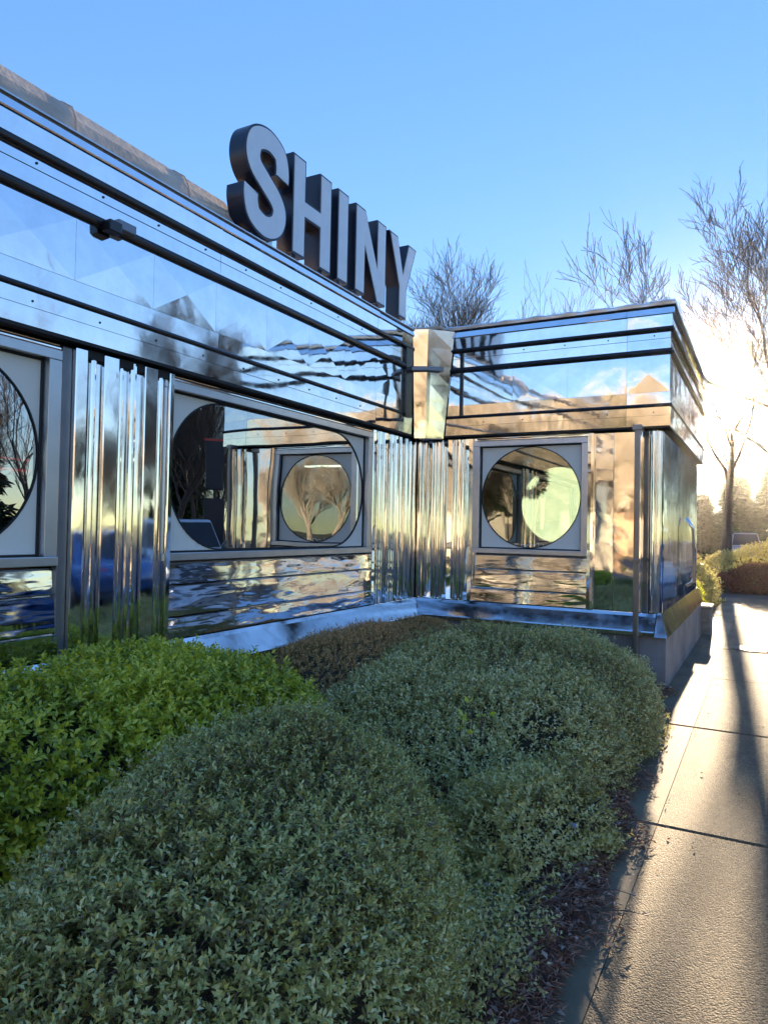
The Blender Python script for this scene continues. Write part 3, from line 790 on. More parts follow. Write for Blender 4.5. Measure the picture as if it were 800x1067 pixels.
def shrub(name, loc, semi, rz, n_sprig, per, leafL, leafW, mat, label, cat, p=3, q=2.6, seed=1, amp=.03, depth=.08, sprig=.05, tone_top=.25, holes=0, spread=.8, group=None):
    root = empty(name, loc, rz); tag(root, label, cat, group)
    pts, nrm, disp = bush_surface(n_sprig, semi, p, q, seed, amp)
    dep = rng.uniform(0, 1, len(pts))**1.3*depth
    stray = rng.uniform(0, 1, len(pts)) < .035
    dep = np.where(stray, -rng.uniform(.01, .045, len(pts)), dep)
    base = pts-nrm*dep[:, None]
    ax = unit(nrm*.75+np.array([0, 0, .35])+rng.normal(0, .42, base.shape))
    if holes:
        h = lump(pts*1.7, seed+9, 4); keep = h < np.quantile(h, 1-holes*.35) ; thin = rng.uniform(0, 1, len(pts)) < .35
        keep = keep | thin; base, ax, dep, disp, nrm, pts = base[keep], ax[keep], dep[keep], disp[keep], nrm[keep], pts[keep]
    n = len(base)
    # every sprig: per leaves alternating round a short shoot
    k = np.tile(np.arange(per), n); bi = np.repeat(np.arange(n), per)
    t = (k+.5)/per
    u = unit(np.cross(ax, rng.normal(0, 1, ax.shape)))[bi]; v = np.cross(ax[bi], u)
    an = k*2.4+rng.uniform(0, .8, len(k))
    rad = u*np.cos(an)[:, None]+v*np.sin(an)[:, None]
    pos = base[bi]+ax[bi]*(t*sprig)[:, None]
    la = unit(ax[bi]*(.25+.8*t)[:, None]+rad*spread+rng.normal(0, .15, rad.shape))
    ln = unit(ax[bi]-rad*.3+rng.normal(0, .25, rad.shape))
    clump = lump(pts*1.3, seed+20, 4)
    tone = .44+.11*clump[bi]+rng.normal(0, .12, len(bi))+tone_top*(t-.5)+.25*(rng.uniform(0, 1, len(bi)) > .96)  # paler towards shoot tips: young growth plus highlights put into the colour
    sz = rng.uniform(.7, 1.15, len(bi))*(1-.25*np.abs(t-.4))
    pos[:, 2] = np.maximum(pos[:, 2], .01)
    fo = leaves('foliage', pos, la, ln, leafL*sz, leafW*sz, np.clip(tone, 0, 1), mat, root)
    # bare twigs poking between the leaves
    if n > 6000:
        m_ = int(n*.10); ii = rng.integers(0, n, m_)
        tw = leaves('twigs', pts[ii]-nrm[ii]*.03, unit(nrm[ii]*.6+rng.normal(0, .6, (m_, 3))), unit(rng.normal(0, 1, (m_, 3))), rng.uniform(.03, .07, m_), .0022, rng.uniform(.4, 1, m_), M['leaf_dry'], root, fold=.1)
    # inner branches and shaded inner mass
    mb = MB(); r = random.Random(seed)
    for i in range(60 if name != 'far_shrub' else 14):
        a = r.uniform(0, 6.28); e = r.uniform(.2, .93)
        x, y = math.cos(a)*semi[0]*e, math.sin(a)*semi[1]*e; z = semi[2]*max(.3, (1-e**3))*.86
        mb.tube([(x*.25, y*.25, -.04), (x*.6+r.uniform(-.06, .06), y*.6, z*.45), (x*.85, y*.85+r.uniform(-.05, .05), z*.8), (x, y, z)], [.012, .008, .005, .003], 4)
    mb.build('stem', M['stem'], root)
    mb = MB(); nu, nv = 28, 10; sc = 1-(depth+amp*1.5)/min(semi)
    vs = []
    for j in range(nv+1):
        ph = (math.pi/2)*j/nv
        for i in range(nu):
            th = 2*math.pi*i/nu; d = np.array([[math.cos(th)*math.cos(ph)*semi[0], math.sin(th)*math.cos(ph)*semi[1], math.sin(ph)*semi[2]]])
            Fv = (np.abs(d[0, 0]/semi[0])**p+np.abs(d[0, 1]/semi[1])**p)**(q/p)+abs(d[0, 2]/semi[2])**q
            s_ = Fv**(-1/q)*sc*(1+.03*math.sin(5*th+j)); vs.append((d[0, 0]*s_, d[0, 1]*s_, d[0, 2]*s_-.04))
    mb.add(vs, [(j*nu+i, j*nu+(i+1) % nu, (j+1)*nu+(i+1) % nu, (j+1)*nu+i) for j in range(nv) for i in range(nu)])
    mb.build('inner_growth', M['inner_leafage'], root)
    return root
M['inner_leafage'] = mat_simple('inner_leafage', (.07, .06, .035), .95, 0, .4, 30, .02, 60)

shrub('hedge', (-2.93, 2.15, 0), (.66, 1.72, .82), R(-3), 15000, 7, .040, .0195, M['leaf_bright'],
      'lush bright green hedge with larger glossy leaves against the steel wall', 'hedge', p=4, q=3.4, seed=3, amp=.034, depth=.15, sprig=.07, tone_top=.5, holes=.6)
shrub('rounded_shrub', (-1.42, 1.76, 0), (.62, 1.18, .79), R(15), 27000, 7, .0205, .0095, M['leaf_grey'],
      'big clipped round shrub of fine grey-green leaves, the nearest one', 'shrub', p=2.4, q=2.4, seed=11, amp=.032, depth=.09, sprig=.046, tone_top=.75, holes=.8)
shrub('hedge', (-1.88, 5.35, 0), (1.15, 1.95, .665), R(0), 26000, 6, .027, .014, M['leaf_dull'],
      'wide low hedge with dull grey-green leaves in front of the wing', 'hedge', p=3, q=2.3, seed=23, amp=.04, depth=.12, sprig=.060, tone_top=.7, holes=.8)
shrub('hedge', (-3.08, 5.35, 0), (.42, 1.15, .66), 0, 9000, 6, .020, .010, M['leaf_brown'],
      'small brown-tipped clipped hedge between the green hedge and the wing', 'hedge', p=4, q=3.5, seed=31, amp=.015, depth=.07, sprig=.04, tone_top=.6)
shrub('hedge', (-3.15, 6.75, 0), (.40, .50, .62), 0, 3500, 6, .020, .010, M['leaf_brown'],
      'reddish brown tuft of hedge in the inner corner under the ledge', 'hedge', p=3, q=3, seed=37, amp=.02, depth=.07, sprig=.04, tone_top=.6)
# straggly growth at the front edge of the wide hedge, thinning to bare stems
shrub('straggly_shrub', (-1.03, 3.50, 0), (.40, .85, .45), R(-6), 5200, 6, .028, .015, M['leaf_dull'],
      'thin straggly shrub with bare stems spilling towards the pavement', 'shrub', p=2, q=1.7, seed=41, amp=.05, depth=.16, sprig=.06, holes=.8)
# bare stems and the few young yellow-green shoots on it
def shoots(name, loc, n, h, spread, leafn, leafL, mat, label, cat, seed):
    r = random.Random(seed); root = empty(name, loc); tag(root, label, cat)
    mb = MB(); ps, axs = [], []
    for i in range(n):
        a = r.uniform(0, 6.28); e = r.uniform(.2, 1)*spread; hh = h*r.uniform(.5, 1)
        x0, y0 = r.uniform(-.5, .5)*spread, r.uniform(-.8, .8)*spread
        p = [(x0, y0, -.02), (x0+math.cos(a)*e*.4, y0+math.sin(a)*e*.4, hh*.5), (x0+math.cos(a)*e*.8, y0+math.sin(a)*e*.8, hh*.85), (x0+math.cos(a)*e, y0+math.sin(a)*e, hh*r.uniform(.7, 1))]
        mb.tube(p, [.004, .003, .0022, .0012], 4)
        for q in range(leafn):
            t = r.uniform(.55, 1); b = Vector(p[2]).lerp(Vector(p[3]), t)
            ps.append(tuple(b)); axs.append((math.cos(a)+r.uniform(-.8, .8), math.sin(a)+r.uniform(-.8, .8), r.uniform(-.2, .9)))
    mb.build('stem', M['stem'], root)
    if ps: leaves('foliage', np.array(ps), unit(np.array(axs)), unit(rng.normal(0, .4, (len(ps), 3))+np.array([0, -.3, 1])), rng.uniform(.7, 1.1, len(ps))*leafL, leafL*.5, rng.uniform(.5, 1, len(ps)), mat, root)
shoots('bare_twigs', (-.95, 2.9, 0), 120, .17, .42, 1, .026, M['leaf_dry'], 'tangle of bare pale stems by the pavement between the round shrub and wide hedge', 'twigs', 5)
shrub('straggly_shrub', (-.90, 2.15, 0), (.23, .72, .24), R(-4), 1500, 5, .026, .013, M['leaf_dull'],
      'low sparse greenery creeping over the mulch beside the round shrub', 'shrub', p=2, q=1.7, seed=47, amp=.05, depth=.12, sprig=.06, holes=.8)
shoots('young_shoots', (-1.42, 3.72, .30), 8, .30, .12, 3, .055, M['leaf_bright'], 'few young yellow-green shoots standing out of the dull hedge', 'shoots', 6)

# mulch, pine straw, dead leaves
def scatter_flat(n, fx, L_, W_, mat, name, kind='stuff', tilt=.25, zoff=.012):
    p = fx(n); n = len(p); a = rng.uniform(0, 2*np.pi, n)
    ax = unit(np.stack([np.cos(a), np.sin(a), rng.normal(0, tilt, n)], 1)); no = unit(rng.normal(0, tilt*1.3, (n, 3))+np.array([0, 0, 1]))
    pos = np.stack([p[:, 0], p[:, 1], p[:, 2]+rng.uniform(0, 1, n)*zoff], 1)
    o = leaves(name, pos, ax, no, rng.uniform(.5, 1.2, n)*L_, rng.uniform(.6, 1.1, n)*W_, rng.uniform(0, 1, n), mat)
    return tag(o, kind=kind)
def bedpts(n):
    y = rng.uniform(.3, 7.6, n); xb = np.interp(y, [-9, 2.2, 3.8, 5.4, 8.5, 30], [-.64, -.62, -.64, -.86, -.90, -.90]); x = xb-np.abs(rng.normal(0, .20, n))*1.6; z = .025+0*x
    spill = rng.uniform(0, 1, n) < .2
    wav = .07*np.sin(y*2.3)+.05*np.sin(y*5.1+1)+np.clip(.30-(y-1.2)*.10, 0, .30)*.75
    x[spill] = xb[spill]-.01+.09*rng.uniform(0, 1, spill.sum())**2.2*(1+np.sin(y[spill]*7))+rng.normal(0, .012, spill.sum())
    return np.stack([x, y, np.where(x > xb-.03, .006, .034)], 1)
tag(scatter_flat(26000, bedpts, .050, .0045, M['straw'], 'pine_straw', zoff=.035), 'reddish brown pine straw and bark mulch along the pavement edge', 'mulch')
def bedpts2(n):
    y = rng.uniform(.4, 4.2, n); x = rng.uniform(-1.75, -.68, n); return np.stack([x, y, 0*x+.036], 1)
tag(scatter_flat(15000, bedpts2, .055, .005, M['straw'], 'pine_straw', zoff=.03), 'rusty brown pine straw on the soil between the shrubs', 'mulch')
tag(scatter_flat(1500, bedpts2, .036, .021, M['leaf_dry'], 'dead_leaves', zoff=.045, tilt=.6), 'dry brown leaves on the soil between the shrubs', 'leaf litter')
tag(scatter_flat(2600, bedpts, .034, .019, M['leaf_dry'], 'dead_leaves', zoff=.045, tilt=.5), 'curled dead leaves lying in the mulch beside the pavement', 'leaf litter')
def walkpts(n): return np.stack([-.9+np.abs(rng.normal(0, .45, n)), rng.uniform(1.0, 12, n), 0*np.ones(n)+.004], 1)
tag(scatter_flat(70, walkpts, .024, .012, M['leaf_dry'], 'dead_leaves', zoff=.004, tilt=.35), 'few small dead leaves and crumbs scattered over the pavement', 'leaf litter')
# bits of litter caught in the shrubs
def scrap(loc, label, mt, s=.03, rot=(0, 0, 0), name='paper_scrap'):
    mb = MB(); k = 5; vs = [(s*(i/k-.5)*1.5, s*(j/k-.5)*.7, s*.18*math.sin(i*1.7+j*2.1)) for j in range(k+1) for i in range(k+1)]
    mb.add(vs, [(j*(k+1)+i, j*(k+1)+i+1, (j+1)*(k+1)+i+1, (j+1)*(k+1)+i) for j in range(k) for i in range(k)])
    o = mb.build(name, mt); o.location = loc; o.rotation_euler = rot
    so = o.modifiers.new('s', 'SOLIDIFY'); so.thickness = .001
    return tag(o, label, 'scrap')
scrap((-1.52, 1.17, .70), 'small pale lilac petal-like scrap caught on the left shoulder of the round shrub', M['plastic_pale'], .02, (.3, .1, .4))
scrap((-.79, 3.42, .16), 'crumpled blue-white wrapper at the foot of the straggly shrub', mat_simple('wrapper', (.40, .44, .60), .3), .028, (.9, .2, .5), 'wrapper')
n = 60
lo = leaves('dead_leaves', rng.normal(0, .02, (n, 3)), unit(rng.normal(0, 1, (n, 3))), unit(rng.normal(0, 1, (n, 3))), .022, .010, rng.uniform(.2, .8, n), M['leaf_red'])
lo.location = (-1.66, .93, .70); tag(lo, 'little clump of red-brown dead leaves caught in the round shrub', 'dead leaves')

# ------------------------------------------------------------------ trees
def grow(seed, height, spread, trunk_r, levels=5, up=.55, lean=(0, 0), first=.28, nb=(3, 4), droop=0):
    r = random.Random(seed); T, Cw = MB(), MB()
    def branch(p, d, L_, rad, lv):
        pts = [p]; n = 5 if lv < 2 else (4 if lv < 4 else 3); cur = Vector(p); dd = Vector(d)
        rads = [rad]
        for i in range(n):
            dd = (dd+Vector((r.gauss(0, .15), r.gauss(0, .15), r.gauss(0, .09)+(.05 if lv else .02)-droop*lv*.02))).normalized()
            cur = cur+dd*(L_/n); pts.append(cur.copy()); rads.append(max(rad*(1-.62*(i+1)/n), .007))
        (T if lv == 0 else Cw).tube(pts, rads, 8 if lv == 0 else (5 if lv < 3 else 3), cap=False)
        if lv >= levels: return
        k = r.randint(*nb)+(3 if lv == 0 else 0)+(1 if lv in (1, 2) else 0)
        for c in range(k):
            t = (first+(1-first)*(c+.6)/k) if lv == 0 else .25+.75*(c+r.random()*.6)/k
            t = min(t, .99); f_ = t*n; i = int(f_); b = pts[i].lerp(pts[i+1], f_-i)
            pd = (pts[i+1]-pts[i]).normalized(); a = r.uniform(0, 6.28) if lv else c*2.4+r.uniform(-.4, .4)
            o1 = pd.orthogonal().normalized(); o2 = pd.cross(o1)
            out = o1*math.cos(a)+o2*math.sin(a)
            sp = spread*(1.0 if lv == 0 else .8)
            nd = (pd*up+out*sp+Vector((0, 0, .25))).normalized()
            branch(b, nd, L_*(r.uniform(.5, .68) if lv == 0 else r.uniform(.52, .72)), max(rads[i]*.55, .0075), lv+1)
    branch(Vector((0, 0, 0)), Vector((lean[0], lean[1], 1)).normalized(), height*.72, trunk_r, 0)
    return T, Cw
def tree(name, seed, height, label, mat='bark', group=None, loc=(0, 0, 0), rz=0, **kw):
    root = empty(name, loc, rz); tag(root, label, 'tree', group)
    T, Cw = grow(seed, height, **kw)
    for mbx, nm in ((T, 'trunk'), (Cw, 'crown')):
        mbx.build(nm, M[mat], root)
    return root
def recopy(src, loc, rz, s, label, group=None):
    c = copy_tree(src); c.location = loc; c.rotation_euler = (0, 0, rz); c.scale = (s, s, s); c['label'] = label
    if group: c['group'] = group
    elif 'group' in c: del c['group']
    return c
big = tree('bare_tree', 5, 9.8, 'tall bare tree at the right edge, its branches fanning above the sun', spread=.62, trunk_r=.22, levels=6, up=.9, first=.2, loc=(2.9, 25, -.1), rz=-.46, nb=(3, 4))
t2 = tree('bare_tree', 9, 10.2, 'bare round-topped tree behind the roof beside the letter Y', spread=.7, trunk_r=.18, levels=5, up=.8, first=.25, nb=(5, 5), loc=(-13.6, 30, -.1))
t3 = tree('bare_tree', 14, 9.2, 'thin bare tree showing over the middle of the wing roof', spread=.5, trunk_r=.14, levels=5, up=1.0, first=.35, nb=(3, 3), loc=(-11.0, 34, -.1))
t4 = recopy(t3, (-7.0, 34, -.1), 2.1, .98, 'thin bare tree over the outer end of the wing roof')
# trunks in line with the sun, shading the pavement
t5 = tree('bare_tree', 21, 7.5, 'slim bare tree directly beneath the sun, left of the tallest tree', spread=.45, trunk_r=.20, levels=4, up=1.1, first=.5, nb=(3, 3), loc=(-1.33, 27, -.1))
t6 = recopy(t5, (2.3, 38, -.1), 1.3, .9, 'slim bare tree further off, to the right of the pavement')
# far belt of woods ahead, behind the haze
belt = [t2, t3, t5]; far_i = 0
r = random.Random(77)
for i in range(46):
    az = -34+i*1.75+r.uniform(-.5, .5); D = r.uniform(44, 78)
    if -12.5 < az < 1.2: D = r.uniform(74, 90)
    x, y = math.sin(R(az))*D, math.cos(R(az))*D
    if az > 2 and D < 60: D = 62
    s = r.uniform(.55, .8) if -12.5 < az < 1.2 else r.uniform(.6, .95)
    recopy(belt[i % 3], (x, y, -.1), r.uniform(0, 6.28), s, 'grey bare tree in the distant belt of woods beyond the diner', 'distant bare trees beyond the diner')
# right-hand belt, mirrored in the steel
def spot(D, az): return (-7.44+math.sin(R(az))*D, math.cos(R(az))*D)
for i in range(34):
    az = 18+i*2.6+r.uniform(-.8, .8); D = r.uniform(38, 60); x, y = spot(D, az)
    recopy(belt[i % 3], (x, y, -.1), r.uniform(0, 6.28), r.uniform(.5, .85), 'bare tree along the far side of the car park', 'bare trees beyond the car park')
x, y = spot(24, 44.6)
recopy(t2, (x, y, -.1), .8, .62, 'bare tree in the car park mirrored in the widest window')
x, y = spot(28, 55.5)
recopy(t3, (x, y, -.1), .3, .7, 'thin bare tree mirrored in the first window')
# evergreens
def conifer(loc, h, rad, seed, label, group=None):
    root = empty('evergreen_tree', loc); tag(root, label, 'tree', group)
    mb = MB(); mb.tube([(0, 0, 0), (0, 0, h*.5), (0, 0, h)], [h*.02, h*.014, .01], 6); mb.build('trunk', M['bark'], root)
    q = np.random.default_rng(seed); n = 5200
    t = q.uniform(.06, 1, n)**1.1; a = q.uniform(0, 6.28, n); tier = .75+.25*np.sin(t*38+np.sin(a*3)*1.5)
    rr = rad*(1-t)**.8*tier*np.sqrt(q.uniform(.15, 1, n))*(1+.18*np.sin(a*5+t*9))
    pos = np.stack([np.cos(a)*rr, np.sin(a)*rr, t*h-rr*.25], 1)
    ax = unit(np.stack([np.cos(a), np.sin(a), -.15+q.normal(0, .25, n)], 1)+q.normal(0, .3, (n, 3)))
    leaves('crown', pos, ax, unit(q.normal(0, .5, (n, 3))+np.array([0, 0, 1])), h*.075, h*.028, q.uniform(0, 1, n), M['needle'], root)
    return root
cv = conifer((4.2, 34, -.1), 9, 2.4, 3, 'dark evergreen beyond the car park, nearest the pavement', None)
for i, (x, y, s) in enumerate([(16, 40, 1.1), (25, 33, .9), (30, 22, 1.2), (34, 14, .8), (-7, -44, .8), (-15, -40, .7), (3, -46, .8), (10, -43, .7)]):
    recopy(cv, (x, y, -.1), i*1.1, s, 'dark evergreen in the belt across the car park' if y > 0 else 'dark evergreen across the road behind the viewer', 'evergreens ringing the diner' if False else ('evergreens across the car park' if y > 0 else 'evergreens across the road'))
# tall pale trees behind the viewer, lit by the low sun and mirrored gold in the steel
tb = tree('bare_tree', 33, 9.5, 'tall bare tree across the road, trunk lit gold by the low sun', mat='bark_pale', spread=.6, trunk_r=.34, levels=5, up=.9, first=.25, nb=(5, 6), loc=(-6, -44, -.1), group='sunlit bare trees across the road')
for i in range(36):
    recopy(tb, (-42+i*2.0+r.uniform(-1, 1), -34-r.uniform(0, 12), -.1), i*1.3, r.uniform(.6, .95), 'tall bare tree across the road, trunk lit gold by the low sun', 'sunlit bare trees across the road')
pn_ = empty('pine_tree', (-9, -52, -.1)); tag(pn_, 'tall straight pine across the road, long bare trunk and small high crown', 'tree', 'pines across the road')
mb = MB(); mb.tube([(0, 0, 0), (.05, 0, 4), (-.05, .05, 9), (.05, 0, 13.5)], [.26, .21, .16, .05], 10); mb.build('trunk', M['bark_pale'], pn_)
q = np.random.default_rng(5); n = 3600; t = q.uniform(0, 1, n); a = q.uniform(0, 6.28, n); rr = 2.0*np.sin(np.pi*(.12+.85*t))*np.sqrt(q.uniform(.1, 1, n))*(.7+.3*np.sin(a*4+t*14))
pos = np.stack([np.cos(a)*rr, np.sin(a)*rr, 7.5+t*6.6], 1)
leaves('crown', pos, unit(np.stack([np.cos(a), np.sin(a), .3+0*a], 1)+q.normal(0, .4, (n, 3))), unit(q.normal(0, .6, (n, 3))+np.array([0, 0, 1])), .55, .16, q.uniform(0, 1, n), M['needle'], pn_)
for i in range(20):
    recopy(pn_, (-34+i*2.6+r.uniform(-.9, .9), -32-r.uniform(0, 9), -.1), i*1.7, r.uniform(.42, .6), 'tall straight pine across the road, long bare trunk and small high crown', 'pines across the road')
# buildings across the road
def shop(loc, w, d, h, rz, label, wall, nwin):
    root = empty('shop_building', loc, rz); tag(root, label, 'building')
    mb = MB(); mb.box(-w/2, w/2, -d/2, d/2, 0, h); mb.build('wall', M[wall], root)
    mb = MB(); mb.prism([(-w/2-.5, h), (w/2+.5, h), (w/2-1.5, h+2.0), (-w/2+1.5, h+2.0)], lambda u, v, dd: (u, dd, v), -d/2-.5, d/2+.5); mb.build('roof', M['roof_shingle'], root)
    for i in range(nwin):
        x = -w/2+(i+.5)*w/nwin
        wn = MB(); wn.box(x-.8, x+.8, d/2+.002, d/2+.07, .9, 2.4).box(x-.03, x+.03, d/2+.07, d/2+.09, .9, 2.4); wo = wn.build('window', M['wood'], root)
        pn = MB(); pn.box(x-.72, x-.05, d/2+.072, d/2+.08, .98, 2.32).box(x+.05, x+.72, d/2+.072, d/2+.08, .98, 2.32); pn.build('pane', M['post_dark'], wo)
    return root
shop((-18, -44, -.1), 22, 9, 4.6, 0, 'long tan brick shop across the road behind the viewer', 'brickwall', 7)
shop((8, -46, -.1), 16, 9, 4.2, R(4), 'pale sided shop across the road behind the viewer', 'siding', 5)

for i, (x, y, s_) in enumerate([(-3.6, 48, .62), (-1.8, 55, .66), (.4, 50, .58), (-5.6, 58, .7), (2.0, 44, .5), (-8, 52, .6)]):
    recopy(cv, (x, y, -.1), i*1.9, s_, 'distant evergreen low under the sun beyond the pavement', 'evergreens under the sun').scale = (s_*1.25, s_*1.4, s_*(.72+.22*(i % 3)))
# low shrubs at the far end of the pavement
M['leaf_far'] = M['leaf_bright']
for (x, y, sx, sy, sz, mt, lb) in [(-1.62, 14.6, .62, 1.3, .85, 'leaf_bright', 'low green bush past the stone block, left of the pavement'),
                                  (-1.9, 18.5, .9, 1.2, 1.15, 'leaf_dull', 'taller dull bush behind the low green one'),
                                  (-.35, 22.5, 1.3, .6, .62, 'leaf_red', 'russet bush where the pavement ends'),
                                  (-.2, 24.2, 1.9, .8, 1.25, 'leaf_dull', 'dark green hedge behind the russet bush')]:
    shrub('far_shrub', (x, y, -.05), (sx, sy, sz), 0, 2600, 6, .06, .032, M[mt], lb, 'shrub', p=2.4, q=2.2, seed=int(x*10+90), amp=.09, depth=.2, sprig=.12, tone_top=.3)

# ------------------------------------------------------------------ cars
def make_car(paint, label, van=False):
    root = empty('parked_car'); tag(root, label, 'car', 'cars parked around the diner')
    H1 = .92 if not van else 1.05; H2 = 1.46 if not van else 1.78
    st = [(-2.2, .55, .72, .78), (-2.12, .35, .86, .86), (-1.4, .24, .93, .88), (0, .22, .95, .90), (1.3, .24, .90, .88), (2.05, .32, .78, .84), (2.25, .42, .62, .74)]
    mb = MB(); n = 10; vs = []
    for x, zb, zt, hw in st:
        if van: zt *= 1.12
        prof = [(-hw+.06, zb), (-hw, zb+.12), (-hw, zt-.22), (-hw+.05, zt-.04), (-hw+.2, zt), (hw-.2, zt), (hw-.05, zt-.04), (hw, zt-.22), (hw, zb+.12), (hw-.06, zb)]
        vs += [(x, y, z) for y, z in prof]
    k = len(st)
    mb.add(vs, [(i*n+j, i*n+(j+1) % n, (i+1)*n+(j+1) % n, (i+1)*n+j) for i in range(k-1) for j in range(n)]+[tuple(range(n)), tuple(range((k-1)*n, k*n))])
    mb.build('body', paint, root, smooth=True, bevel=.03)
    zb = .90 if not van else 1.0
    cab = [(-1.95 if van else -1.7, .78), (-1.55 if van else -1.1, .66), (.35, .64), (1.15, .78)]
    mb = MB(); top = H2
    lo = [(cab[0][0], -.80, zb-.05), (cab[3][0], -.80, zb-.05), (cab[3][0], .80, zb-.05), (cab[0][0], .80, zb-.05)]
    hi = [(cab[1][0], -.62, top), (cab[2][0], -.62, top), (cab[2][0], .62, top), (cab[1][0], .62, top)]
    mb.hexa(lo+hi); ob = mb.build('cabin', paint, root, bevel=.06)
    mb = MB()
    def lerp(a, b, t): return tuple(a[i]+(b[i]-a[i])*t for i in range(3))
    for a, b, c, d in ((0, 1, 5, 4), (2, 3, 7, 6), (1, 2, 6, 5), (3, 0, 4, 7)):
        q = lo+hi; e1, e2 = Vector(q[b])-Vector(q[a]), Vector(q[d])-Vector(q[a]); nn = e1.cross(e2).normalized()*.012
        A, B_, C_, D_ = (Vector(q[i]) for i in (a, b, c, d))
        def pt(u, v): return tuple((A.lerp(B_, u)).lerp(D_.lerp(C_, u), v)+nn)
        spl = [(.05, .48), (.52, .95)] if a in (0, 2) else [(.05, .95)]
        for u0, u1 in spl: mb.add([pt(u0, .14), pt(u1, .14), pt(u1, .90), pt(u0, .90)], [(0, 1, 2, 3)])
    mb.build('windows', M['post_dark'], root)
    for x in (-1.38, 1.42):
        for s in (-1, 1):
            w = MB(); w.lathe([(.0, .0), (.2, .0), (.33, .02), (.34, .06), (.34, .2), (.2, .22), (0, .22)], c=(x, s*.92-(.22 if s > 0 else 0), .31), axis='y', n=20)
            wo = w.build('wheel', M['rubber'], root)
            w = MB(); w.lathe([(0, -.005), (.2, -.012), (.22, 0)], c=(x, s*.92 if s < 0 else .92, .31), axis='y', n=12); w.build('rim', M['alu'], wo)
    for s in (-1, 1):
        w = MB(); w.box(2.08, 2.2, s*.62-.16, s*.62+.16, .56, .70); w.build('headlight', M['head_lens'], root, bevel=.02)
        w = MB(); w.box(-2.19, -2.08, s*.62-.14, s*.62+.14, .62, .78); w.build('tail_light', M['tail_red'], root, bevel=.02)
    return root
def put(o, loc, rz): o.location = loc; o.rotation_euler = (0, 0, R(rz)); return o
blue = mat_paint('paint_blue', (.03, .12, .35)); white = mat_paint('paint_white', (.65, .66, .68)); silver = mat_paint('paint_silver', (.35, .37, .4)); redp = mat_paint('paint_red', (.45, .02, .02)); blackp = mat_paint('paint_black', (.02, .02, .025))
put(make_car(blue, 'blue car parked across the car park, mirrored in the pilaster'), (*spot(16.5, 52), -.094), 12)
put(make_car(white, 'white van parked beside the blue car', True), (*spot(19, 46.5), -.094), 8)
put(make_car(silver, 'silver car parked nearest the diner across the car park'), (*spot(17, 60), -.094), 20)
put(make_car(blackp, 'black car parked beyond the silver one'), (*spot(20, 38), -.094), 15)
put(make_car(redp, 'red car parked across the road behind the viewer'), (-11.5, -22.5, -.094), 4)
put(make_car(white, 'white car parked across the road behind the viewer'), (-17.5, -23, -.094), -3)
put(make_car(silver, 'grey van standing far ahead beyond the end of the pavement', True), (-1.2, 47, -.1), 96)

# pylon sign with two dark boards
ps = empty('pylon_sign', (*spot(22, 41.8), -.1)); ps.rotation_euler = (0, 0, R(-42)); tag(ps, 'dark two-board sign on a post by the car park, mirrored in the widest window', 'sign')
mb = MB(); mb.tube([(0, 0, 0), (0, 0, 2.4)], .09, 10); mb.build('post', M['post_dark'], ps)
mb = MB(); mb.box(-.32, .32, -.12, .12, 2.7, 4.25); mb.box(-.05, .05, -.05, .05, 2.4, 2.7); mb.build('board', M['post_dark'], ps, bevel=.03)
mb = MB(); mb.box(-.36, .36, -.13, .13, .95, 2.45); mb.build('board', M['post_dark'], ps, bevel=.03)
mb = MB(); mb.box(-.33, .33, -.13, .13, 4.20, 4.27); mb.build('cap', M['tail_red'], ps)

# ------------------------------------------------------------------ air
mb = MB(); mb.box(-168, 168, -168, 168, -1.3, 17)
hz = mb.build('haze', [])
m = bpy.data.materials.new('thin_haze'); m.use_nodes = True; nt = m.node_tree; nt.nodes.clear()
out = nt.nodes.new('ShaderNodeOutputMaterial'); pv = nt.nodes.new('ShaderNodeVolumePrincipled')
pv.inputs['Color'].default_value = (.95, .93, .90, 1); pv.inputs['Density'].default_value = .00046; pv.inputs['Anisotropy'].default_value = .973
nt.links.new(pv.outputs[0], out.inputs['Volume']); hz.data.materials.clear(); hz.data.materials.append(m)

tag(hz, kind='stuff')

# ------------------------------------------------------------------ light
EL, AZ = 9.5, -2.72          # azimuth from +Y towards +X
sd = Vector((math.sin(R(AZ))*math.cos(R(EL)), math.cos(R(AZ))*math.cos(R(EL)), math.sin(R(EL))))
sun = bpy.data.lights.new('sun', 'SUN'); sun.energy = 5; sun.angle = R(.53); sun.color = (1, .77, .50)
so = bpy.data.objects.new('sun', sun); col.objects.link(so); so.rotation_euler = sd.to_track_quat('Z', 'Y').to_euler()
w = bpy.data.worlds.new('World'); scene.world = w; w.use_nodes = True; N = w.node_tree.nodes; L = w.node_tree.links
sky = N.new('ShaderNodeTexSky'); sky.sky_type = 'NISHITA'; sky.sun_disc = False
sky.sun_elevation = R(EL); sky.sun_rotation = R(AZ); sky.altitude = 0; sky.air_density = 1.0; sky.dust_density = .0; sky.ozone_density = 3
bg = N['Background']; bg.inputs['Strength'].default_value = .15
tc = N.new('ShaderNodeTexCoord'); dt = N.new('ShaderNodeVectorMath'); dt.operation = 'DOT_PRODUCT'; dt.inputs[1].default_value = sd
L.new(tc.outputs['Generated'], dt.inputs[0])
gt = N.new('ShaderNodeMath'); gt.operation = 'GREATER_THAN'; gt.inputs[1].default_value = math.cos(R(1.0)); L.new(dt.outputs['Value'], gt.inputs[0])
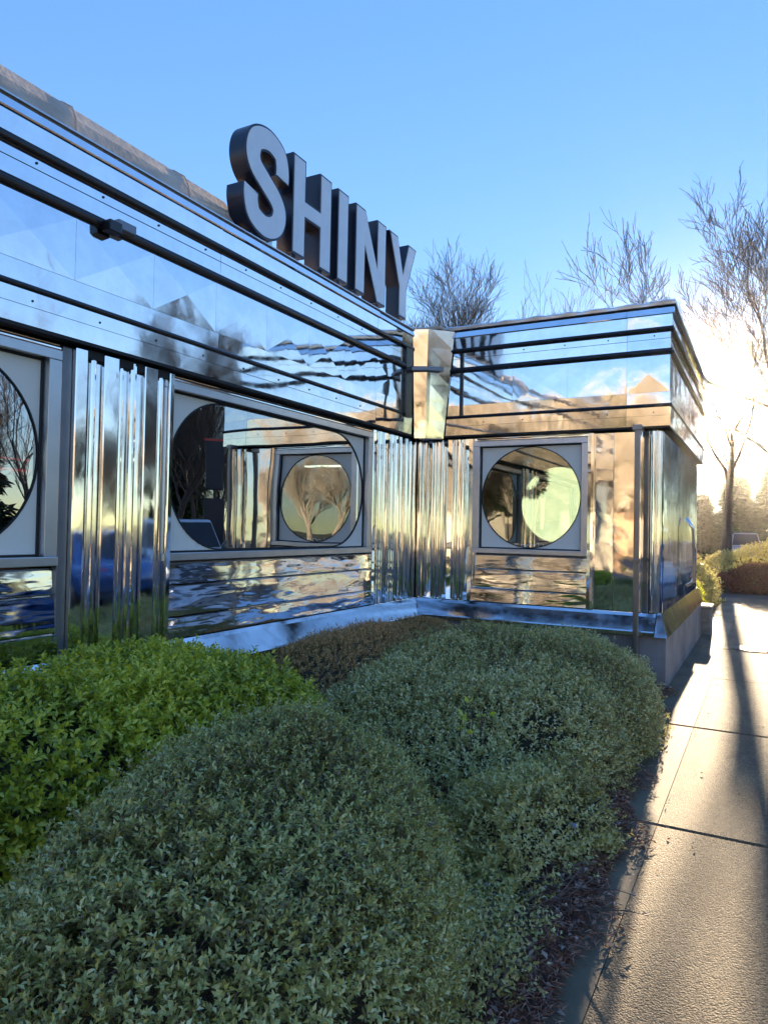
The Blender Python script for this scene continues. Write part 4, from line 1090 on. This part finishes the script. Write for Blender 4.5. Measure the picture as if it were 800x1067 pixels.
mu = N.new('ShaderNodeMath'); mu.operation = 'MULTIPLY'; mu.inputs[1].default_value = 900; L.new(gt.outputs[0], mu.inputs[0])
ad = N.new('ShaderNodeMix'); ad.data_type = 'RGBA'; ad.blend_type = 'ADD'; ad.inputs['Factor'].default_value = 1
hs = N.new('ShaderNodeHueSaturation'); hs.inputs['Saturation'].default_value = 1.78; gm = N.new('ShaderNodeGamma'); gm.inputs['Gamma'].default_value = .44; L.new(sky.outputs[0], gm.inputs['Color']); L.new(gm.outputs[0], hs.inputs['Color']); hs.inputs['Hue'].default_value = .525; L.new(hs.outputs[0], ad.inputs['A']); L.new(mu.outputs[0], ad.inputs['B']); L.new(ad.outputs['Result'], bg.inputs['Color'])

# ------------------------------------------------------------------ camera
cam = bpy.data.cameras.new('camera'); co = bpy.data.objects.new('camera', cam); col.objects.link(co); scene.camera = co
cam.sensor_fit = 'HORIZONTAL'; cam.sensor_width = 36; cam.lens = 36*738.59/800; cam.clip_end = 2000; cam.clip_start = .05
Mw = Matrix(((0.88020982, -0.00674613, 0.47453679), (0.47417205, -0.02918898, -0.87994822), (0.01978749, 0.99955115, -0.0224936)))
# orthonormalise
c0 = Mw.col[0].normalized(); c1_ = (Mw.col[1]-c0*c0.dot(Mw.col[1])).normalized(); c2_ = c0.cross(c1_)
co.matrix_world = Matrix(((c0.x, c1_.x, c2_.x, 0), (c0.y, c1_.y, c2_.y, 0), (c0.z, c1_.z, c2_.z, 1.55), (0, 0, 0, 1)))

scene.render.engine = 'CYCLES'
cy = scene.cycles
cy.use_denoising = True
try: cy.denoiser = 'OPENIMAGEDENOISE'
except Exception: pass
cy.max_bounces = 10; cy.glossy_bounces = 6; cy.transparent_max_bounces = 12; cy.diffuse_bounces = 5; cy.transmission_bounces = 6; cy.volume_bounces = 0
cy.sample_clamp_indirect = 4; cy.caustics_reflective = True; cy.blur_glossy = .6; cy.caustics_refractive = False
scene.view_settings.view_transform = 'Standard'; scene.view_settings.look = 'None'; scene.view_settings.exposure = 2.3; scene.view_settings.gamma = 1
